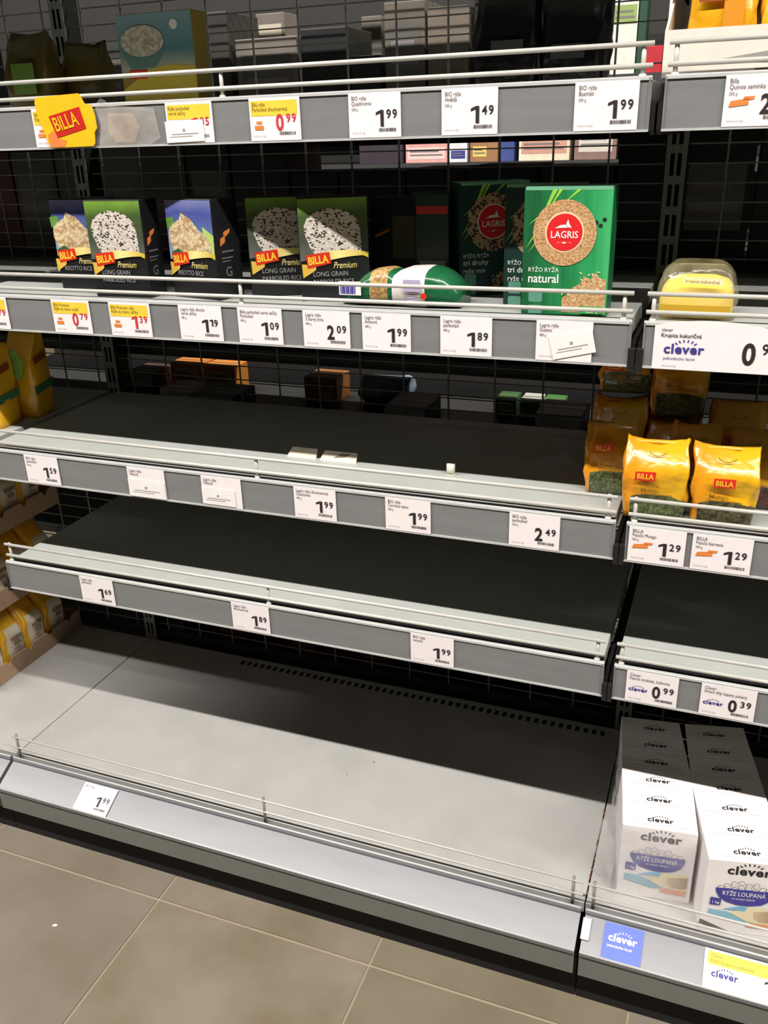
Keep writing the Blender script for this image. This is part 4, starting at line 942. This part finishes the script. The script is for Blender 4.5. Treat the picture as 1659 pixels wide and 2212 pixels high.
# ------------------------------------------------------------------ stacked trays of bags in the left bay
brown_card = mat('tray_brown_card', (168, 138, 110), 0.75, noise=(50, 0.12))
def label_bag_mat():
    if 'bag_yellow_white' in MATS: return MATS['bag_yellow_white']
    m = bpy.data.materials.new('bag_yellow_white'); m.use_nodes = True; MATS['bag_yellow_white'] = m
    nt = m.node_tree; b = nt.nodes['Principled BSDF']; b.inputs['Roughness'].default_value = 0.35
    tc = nt.nodes.new('ShaderNodeTexCoord'); sp = nt.nodes.new('ShaderNodeSeparateXYZ'); nt.links.new(tc.outputs['Object'], sp.inputs[0])
    def cmp(o, op, v):
        q = nt.nodes.new('ShaderNodeMath'); q.operation = op; q.inputs[1].default_value = v; nt.links.new(o, q.inputs[0]); return q.outputs[0]
    def mul(a, c):
        q = nt.nodes.new('ShaderNodeMath'); q.operation = 'MULTIPLY'; nt.links.new(a, q.inputs[0]); nt.links.new(c, q.inputs[1]); return q.outputs[0]
    win = mul(mul(cmp(sp.outputs[0], 'GREATER_THAN', -0.020), cmp(sp.outputs[0], 'LESS_THAN', 0.033)), mul(cmp(sp.outputs[2], 'LESS_THAN', 0.118), cmp(sp.outputs[1], 'LESS_THAN', 0.0)))
    mx = nt.nodes.new('ShaderNodeMix'); mx.data_type = 'RGBA'; mx.inputs['A'].default_value = rgb(232, 176, 44); mx.inputs['B'].default_value = rgb(222, 208, 182); nt.links.new(win, mx.inputs['Factor'])
    nt.links.new(mx.outputs['Result'], b.inputs['Base Color'])
    n2 = nt.nodes.new('ShaderNodeTexNoise'); n2.inputs['Scale'].default_value = 40; nt.links.new(tc.outputs['Object'], n2.inputs['Vector'])
    bp = nt.nodes.new('ShaderNodeBump'); bp.inputs['Strength'].default_value = 0.4; bp.inputs['Distance'].default_value = 0.005; nt.links.new(n2.outputs['Fac'], bp.inputs['Height']); nt.links.new(bp.outputs[0], b.inputs['Normal'])
    return m
TRAYX = -1.477
tray_names = ['bottom', 'middle', 'top']
def flour_bag(loc, label, seed):
    t = thing('flour_bag', label, 'bag', loc, math.pi / 2, 'yellow and white bags in the stacked trays')
    link('bag_film', pouch_mesh('bag_film', 0.073, 0.085, 0.150, label_bag_mat(), seed, style='brick', wob=0.0022), t)
    y = -0.085 / 2 * 1.05 - 0.0035
    multi('label_print', [rect(-0.012, 0.022, 0.086, 0.094), rect(-0.004, 0.018, 0.070, 0.078), rect(-0.008, 0.012, 0.058, 0.062)], mat('print_bag_grey', (140, 118, 100), 0.6), t, 'front', (0, y, 0))
    return t
proto = None
for k in range(3):
    z = DECK + 0.0005 + k * 0.1865
    t = thing('cardboard_tray', 'brown cardboard tray of yellow bags, %s of the stack at left' % tray_names[k], 'tray', (TRAYX, 0.085, z), 0, 'stacked brown trays')
    MB().box(-0.115, 0, 0, 0.345, 0, 0.003).build('tray_floor', brown_card, t)
    prof = [(0.0, 0.003), (0.0, 0.052)]
    for i in range(5):
        y0 = 0.073 + i * 0.0765 - 0.0765 + 0.0
        if 0 < y0 < 0.34: prof += [(y0 - 0.012, 0.050), (y0, 0.036), (y0 + 0.012, 0.050)]
    prof += [(0.345, 0.052), (0.345, 0.003)]
    MB().extrude_x(prof, -0.003, 0.0).build('side_wall', brown_card, t)
    MB().extrude_x([(0, 0.003), (0, 0.05), (0.345, 0.05), (0.345, 0.003)], -0.115, -0.112).build('side_wall', brown_card, t)
    MB().box(-0.112, -0.003, 0, 0.003, 0.003, 0.05).build('end_wall', brown_card, t)
    MB().box(-0.112, -0.003, 0.342, 0.345, 0.003, 0.05).build('end_wall', brown_card, t)
    for i in range(4):
        y = 0.1195 + i * 0.0765
        lab = 'yellow and white bag in the %s tray at left, %s from the front' % (tray_names[k], ('first', 'second', 'third', 'fourth')[i])
        loc = (TRAYX - 0.052, y, z + 0.004)
        if proto is None: proto = flour_bag(loc, lab, 60)
        else: dup(proto, loc, math.pi / 2 + random.uniform(-0.04, 0.04), lab)

# ------------------------------------------------------------------ small scraps on the third shelf and floor
def scraps():
    pm = mat('scrap_cream_card', (228, 214, 190), 0.6, noise=(30, 0.15))
    for nm, x0, x1, y0, lab in (('a', -0.628, -0.568, 0.128, 'cream card scrap standing on the third shelf, left of two'), ('b', -0.560, -0.487, 0.126, 'cream card scrap with dark smudge on the third shelf')):
        t = thing('card_scrap', lab, 'card scrap', ((x0 + x1) / 2, y0, S3))
        w = x1 - x0
        MB().add([(-w/2, 0, 0), (w/2, 0, 0), (w/2, 0.010, 0.0165), (-w/2 + 0.008, 0.010, 0.0165), (-w/2, 0.0008, 0), (w/2, 0.0008, 0), (w/2, 0.0108, 0.0165), (-w/2 + 0.008, 0.0108, 0.0165)],
                 [(0,1,2,3), (4,7,6,5), (0,4,5,1), (1,5,6,2), (2,6,7,3), (3,7,4,0)]).build('card', pm, t)
        if nm == 'b':
            fm = Matrix.Translation((0.002, -0.0004, 0.001)) @ Matrix.Rotation(-0.545, 4, 'X') @ frame('front')
            me = bpy.data.meshes.new('smudge'); me.from_pydata([(-0.012, 0.006, 0), (0.010, 0.009, 0), (0.024, 0.015, 0), (0.004, 0.014, 0)], [], [(0, 1, 2, 3)]); me.materials.append(mat('smudge_grey', (120, 110, 100), 0.7)); link('smudge', me, t, fm)
    t = thing('plastic_clip', 'small clear plastic clip standing on the third shelf', 'clip', (-0.306, 0.122, S3))
    MB().tube((0, 0, 0.001), (0, 0.001, 0.020), 0.0075, 14).build('clip_body', mat('clip_frosted', (206, 204, 186), 0.25), t, smooth=True)
    MB().tube((0, 0, 0), (0, 0, 0.002), 0.0095, 14).build('clip_foot', mat('clip_frosted', (206, 204, 186), 0.25), t, smooth=True)
    o = MB().add([(0, 0, 0.0004), (0.008, 0.002, 0.0004), (0.010, 0.007, 0.0005), (0.003, 0.006, 0.0006), (0.001, 0.001, 0.002), (0.008, 0.003, 0.0022), (0.009, 0.006, 0.002), (0.003, 0.005, 0.0024)], [(0,3,2,1),(4,5,6,7),(0,1,5,4),(1,2,6,5),(2,3,7,6),(3,0,4,7)]).build('paper_crumb', slip_paper)
    o.location = (-0.990, -0.318, 0); tag(o, 'tiny pale crumb lying on the floor tile', 'crumb')
scraps()

# ------------------------------------------------------------------ rear side of the gondola, seen through the mesh
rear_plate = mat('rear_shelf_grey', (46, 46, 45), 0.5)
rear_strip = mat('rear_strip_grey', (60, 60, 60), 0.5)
def rear_shelf(x0, x1, z, label, dp=0.42):
    t = thing('rear_shelf', label, 'shelf', ((x0 + x1) / 2, 0.47, z), group='rear side shelves')
    w = x1 - x0
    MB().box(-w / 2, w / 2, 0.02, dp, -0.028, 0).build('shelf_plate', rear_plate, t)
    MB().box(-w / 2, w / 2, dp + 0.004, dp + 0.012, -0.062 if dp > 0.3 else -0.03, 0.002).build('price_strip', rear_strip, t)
R_LV = [1.452, 1.165, 0.972, 0.772, 0.45]
for i, (z, nm) in enumerate(zip(R_LV, ('uppermost', 'second', 'third', 'fourth', 'lowest'))):
    rear_shelf(-2.5, -1.252, z, 'rear side shelf behind the mesh of the left bay, %s' % nm, 0.22 if i == 2 else 0.42)
    rear_shelf(-1.248, -0.002, z, 'rear side shelf behind the mesh of the middle bay, %s' % nm, 0.22 if i == 2 else 0.42)
    rear_shelf(0.002, 1.25, z, 'rear side shelf behind the mesh of the right bay, %s' % nm, 0.22 if i == 2 else 0.42)
CN = [0]
def carton(x0, x1, y0, y1, z0, h, col, lab, patch=None, face='front', name='carton', pc=(200, 190, 170), cat='carton', group='goods behind the mesh'):
    w = x1 - x0; d = y1 - y0
    t = thing(name, lab, cat, ((x0 + x1) / 2, (y0 + y1) / 2, z0), group=group)
    MB().box(-w / 2, w / 2, -d / 2, d / 2, 0, h).build('body', mat('goods_%d_%d_%d' % col, col, 0.5, noise=(25, 0.15)), t, bevel=0.002)
    MB().box(-w / 2 + 0.002, w / 2 - 0.002, -0.003, 0.003, h, h + 0.0006).build('tape', mat('goods_tape', (150, 130, 100), 0.4), t)
    if patch:
        u0, u1, v0, v1 = patch
        decal('print_panel', rect((u0 - 0.5) * w, (u1 - 0.5) * w, v0 * h, v1 * h), mat('goods_print_%d_%d_%d' % pc, pc, 0.5), t, 'front', (0, -d / 2 - 0.0006, 0))
        multi('print_lines', [rect((u0 - 0.45) * w, (u1 - 0.56) * w, (v0 + 0.30 * (v1 - v0)) * h, (v0 + 0.42 * (v1 - v0)) * h), rect((u0 - 0.45) * w, (u1 - 0.65) * w, (v0 + 0.60 * (v1 - v0)) * h, (v0 + 0.72 * (v1 - v0)) * h)], ink_grey, t, 'front', (0, -d / 2 - 0.0012, 0))
    return t
# uppermost rear shelf (seen above the upper shelf of this side)
Z = R_LV[0]
spec = [(-1.50, -1.36, 0.12, (70, 66, 54)), (-1.34, -1.21, 0.17, (60, 60, 58)), (-1.19, -1.07, 0.15, (66, 62, 58)), (-1.05, -0.945, 0.21, (58, 54, 50)), (-0.93, -0.785, 0.155, (120, 112, 104)), (-0.775, -0.672, 0.165, (26, 26, 26)), (-0.665, -0.60, 0.11, (20, 20, 20)), (-0.59, -0.505, 0.20, (104, 96, 86)), (-0.50, -0.415, 0.185, (116, 106, 94)), (-0.405, -0.30, 0.21, (30, 30, 32)), (-0.29, -0.19, 0.20, (24, 25, 27)), (0.03, 0.16, 0.18, (60, 58, 54)), (0.18, 0.32, 0.18, (54, 54, 52))]
for i, (a, b, h, c) in enumerate(spec):
    carton(a, b, 0.60, 0.74, Z, h, c, 'dim carton behind the mesh above the upper shelf, %s from left' % ['first', 'second', 'third', 'fourth', 'fifth', 'sixth', 'seventh', 'eighth', 'ninth', 'tenth', 'eleventh', 'twelfth', 'thirteenth'][i], (0.1, 0.9, 0.3, 0.8) if i % 3 == 1 else None, pc=(96, 92, 86))
carton(-0.972, -0.90, 0.78, 0.86, Z + 0.0, 0.222, (120, 112, 104), 'pale box glimpsed behind the mesh over the upper strip', (0.1, 0.9, 0.5, 0.9))
carton(-0.712, -0.665, 0.78, 0.86, Z, 0.20, (110, 102, 92), 'narrow pale box with red edge behind the mesh', (0.7, 0.95, 0.2, 0.6), pc=(170, 50, 40))
carton(-0.643, -0.585, 0.80, 0.86, Z, 0.215, (120, 122, 50), 'small olive green box behind the mesh', (0.1, 0.8, 0.6, 0.9), pc=(190, 186, 120))
# second rear shelf: closes the view below the bright slit
Z = R_LV[1]
x = -2.0; i = 0
rr = random.Random(12)
names = ['first','second','third','fourth','fifth','sixth','seventh','eighth','ninth','tenth','eleventh','twelfth','thirteenth','fourteenth','fifteenth','sixteenth','seventeenth','eighteenth','nineteenth','twentieth']
while x < 0.42:
    w = rr.uniform(0.11, 0.15); tall = x < -0.86 or x > -0.20
    c = rr.choice(((44, 42, 40), (36, 36, 38), (56, 52, 48), (30, 32, 34))) if x > -1.2 else rr.choice(((120, 112, 104), (100, 60, 56), (96, 92, 86)))
    carton(x, x + w, 0.62, 0.80, Z, rr.uniform(0.235, 0.25) if tall else rr.uniform(0.176, 0.184), c, 'dark carton behind the mesh at rice box height, %s from left' % names[i], (0.1, 0.9, 0.25, 0.75) if i % 2 else None, pc=(110, 104, 98))
    x += w + 0.006; i += 1
# third rear shelf
Z = R_LV[2]
x = -1.9; i = 0
while x < 0.42:
    w = rr.uniform(0.12, 0.17)
    c = rr.choice(((70, 70, 68), (60, 60, 60), (52, 54, 56)))
    carton(x, x + w, 0.52, 0.66, Z, rr.uniform(0.11, 0.135), c, 'grey carton behind the mesh over the empty third shelf, %s from left' % names[i], (0.1, 0.9, 0.3, 0.8) if i % 2 else None, pc=(104, 104, 100))
    x += w + 0.006; i += 1
# fourth rear shelf: goods near its lit front edge, plus a slab painted as light
Z = R_LV[3]
carton(-1.335, -1.235, 0.80, 0.875, Z, 0.072, (236, 140, 50), 'orange pack lit behind the mesh, left of the orange pair', (0.1, 0.9, 0.2, 0.8), pc=(250, 216, 170), name='pack_or_lit_patch', cat='pack')
carton(-1.228, -1.13, 0.80, 0.875, Z, 0.070, (238, 150, 60), 'orange pack lit behind the mesh, right of the orange pair', (0.1, 0.9, 0.2, 0.8), pc=(250, 216, 170), name='pack_or_lit_patch', cat='pack')
carton(-1.31, -1.15, 0.70, 0.79, Z, 0.026, (232, 226, 214), 'white slab added as the lit patch of rear shelf below the orange packs', (0.1, 0.9, 0.2, 0.8), pc=(200, 196, 190), name='pack_or_lit_patch', cat='pack')  # white slab added in place of light falling on the shelf plate
carton(-1.44, -1.35, 0.74, 0.84, Z, 0.055, (84, 58, 46), 'brown bag shaped pack behind the mesh beside the orange packs', (0.1, 0.9, 0.3, 0.9), pc=(180, 176, 170), name='pack_or_lit_patch', cat='pack')
carton(-0.905, -0.812, 0.77, 0.86, Z, 0.066, (170, 110, 56), 'brown carton behind the mesh below the 2 09 tag', (0.2, 0.9, 0.2, 0.9), pc=(200, 140, 60), name='pack_or_lit_patch', cat='pack')
t = thing('blue_bag', 'blue and white plastic bag behind the mesh', 'bag', (-0.69, 0.82, Z)); link('bag_film', pouch_mesh('bag_film', 0.135, 0.10, 0.068, mat('bag_blue_white', (196, 210, 226), 0.25, noise=(14, 0.6), col2=(90, 116, 150), bump=(30, 0.5, 0.006)), 71, style='pillow'), t); MB().box(-0.064, 0.064, -0.002, 0.002, 0.060, 0.068).build('top_seam', mat('bag_seam_blue', (90, 116, 150), 0.3), t)
for i, (x0, c, pc) in enumerate(((-0.395, (60, 110, 52), (220, 226, 214)), (-0.335, (214, 218, 206), (70, 130, 60)), (-0.28, (70, 140, 60), (226, 230, 220)))):
    carton(x0, x0 + 0.05, 0.79, 0.86, Z, 0.04, c, 'small green and white pack behind the mesh, %s of three' % ('left', 'middle', 'right')[i], (0.1, 0.9, 0.2, 0.8), pc=pc, name='pack_or_lit_patch', cat='pack')
for i, (x0, x1, h) in enumerate(((-1.12, -1.0, 0.06), (-0.60, -0.50, 0.07), (-0.25, -0.15, 0.08))):
    carton(x0, x1, 0.56, 0.68, Z, h, (34, 36, 42), 'dark low carton behind the mesh, %s of three' % ('left', 'middle', 'right')[i], None)
# lowest rear goods, dark red
for i in range(6):
    x0 = -1.20 + i * 0.105
    carton(x0, x0 + 0.098, 0.52, 0.64, 0.12, 0.13, (92, 30, 32), 'dark red carton behind the mesh over the base deck, %s from left' % names[i], (0.1, 0.9, 0.3, 0.8) if i % 2 else None, pc=(120, 60, 54))
for i in range(8):
    x0 = -0.56 + i * 0.155
    carton(x0, x0 + 0.15, 0.52, 0.66, 0.12, 0.14, (36, 38, 36), 'black carton behind the mesh over the base deck, %s from left' % names[i], None)
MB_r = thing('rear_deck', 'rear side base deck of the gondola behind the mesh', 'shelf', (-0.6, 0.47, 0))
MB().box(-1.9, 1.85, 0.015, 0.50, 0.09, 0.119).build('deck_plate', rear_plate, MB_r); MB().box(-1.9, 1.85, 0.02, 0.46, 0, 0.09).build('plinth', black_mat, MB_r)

# ------------------------------------------------------------------ gondola across the next aisle (bright goods in the gaps)
FY = 2.9
g = thing('far_gondola', 'shelving across the next aisle, glimpsed through gaps', 'shelving', (-1.4, FY, 0))
MB().box(-2.6, 2.6, 0.42, 0.46, 0, 2.2).build('back_board', mat('far_back_dark', (44, 41, 38), 0.6), g)
MB().box(-2.6, 2.6, 0.0, 0.42, 0, 0.15).build('base', rear_plate, g)
FZ = [0.60, 0.95, 1.285, 1.615]
for z in FZ:
    s = MB().box(-2.6, 2.6, 0.02, 0.42, z - 0.03, z).build('shelf_plate', rear_plate, g); MB().box(-2.6, 2.6, 0.0, 0.015, z - 0.055, z).build('price_strip', rear_strip, s)
far = [(-1.62, -1.40, 1.285, 0.15, (60, 50, 60), None, (150, 90, 170)), (-1.385, -1.183, 1.285, 0.16, (236, 176, 168), (0.05, 0.95, 0.1, 0.42), (250, 214, 206)), (-1.172, -1.088, 1.285, 0.2, (244, 240, 246), (0.1, 0.9, 0.08, 0.25), (60, 66, 150)),
       (-1.073, -0.944, 1.285, 0.11, (170, 126, 86), (0.1, 0.6, 0.2, 0.6), (236, 206, 110)), (-0.93, -0.87, 1.285, 0.14, (70, 84, 150), None, (90, 90, 90)), (-0.847, -0.622, 1.285, 0.2, (250, 232, 204), (0.05, 0.95, 0.15, 0.45), (214, 160, 140)),
       (-0.60, -0.42, 1.285, 0.16, (150, 120, 110), (0.1, 0.9, 0.2, 0.7), (220, 210, 200)), (-0.40, -0.2, 1.285, 0.2, (120, 60, 56), (0.1, 0.9, 0.2, 0.7), (226, 200, 190)),
       (-0.47, -0.37, 1.615, 0.30, (240, 240, 226), (0.05, 0.95, 0.62, 0.85), (150, 176, 100)), (-0.365, -0.335, 1.615, 0.3, (40, 76, 56), None, (90, 90, 90)), (-0.33, -0.262, 1.615, 0.10, (196, 44, 54), None, (90, 90, 90)), (-0.25, -0.12, 1.615, 0.3, (238, 232, 232), (0.1, 0.9, 0.5, 0.8), (200, 190, 200))]
for i, (a, b, z, h, c, p, pc) in enumerate(far):
    carton(a, b, FY + 0.04, FY + 0.16, z, h, c, 'bright carton across the next aisle seen through the mesh, %s from left' % names[i], p, pc=pc, group='goods across the next aisle')
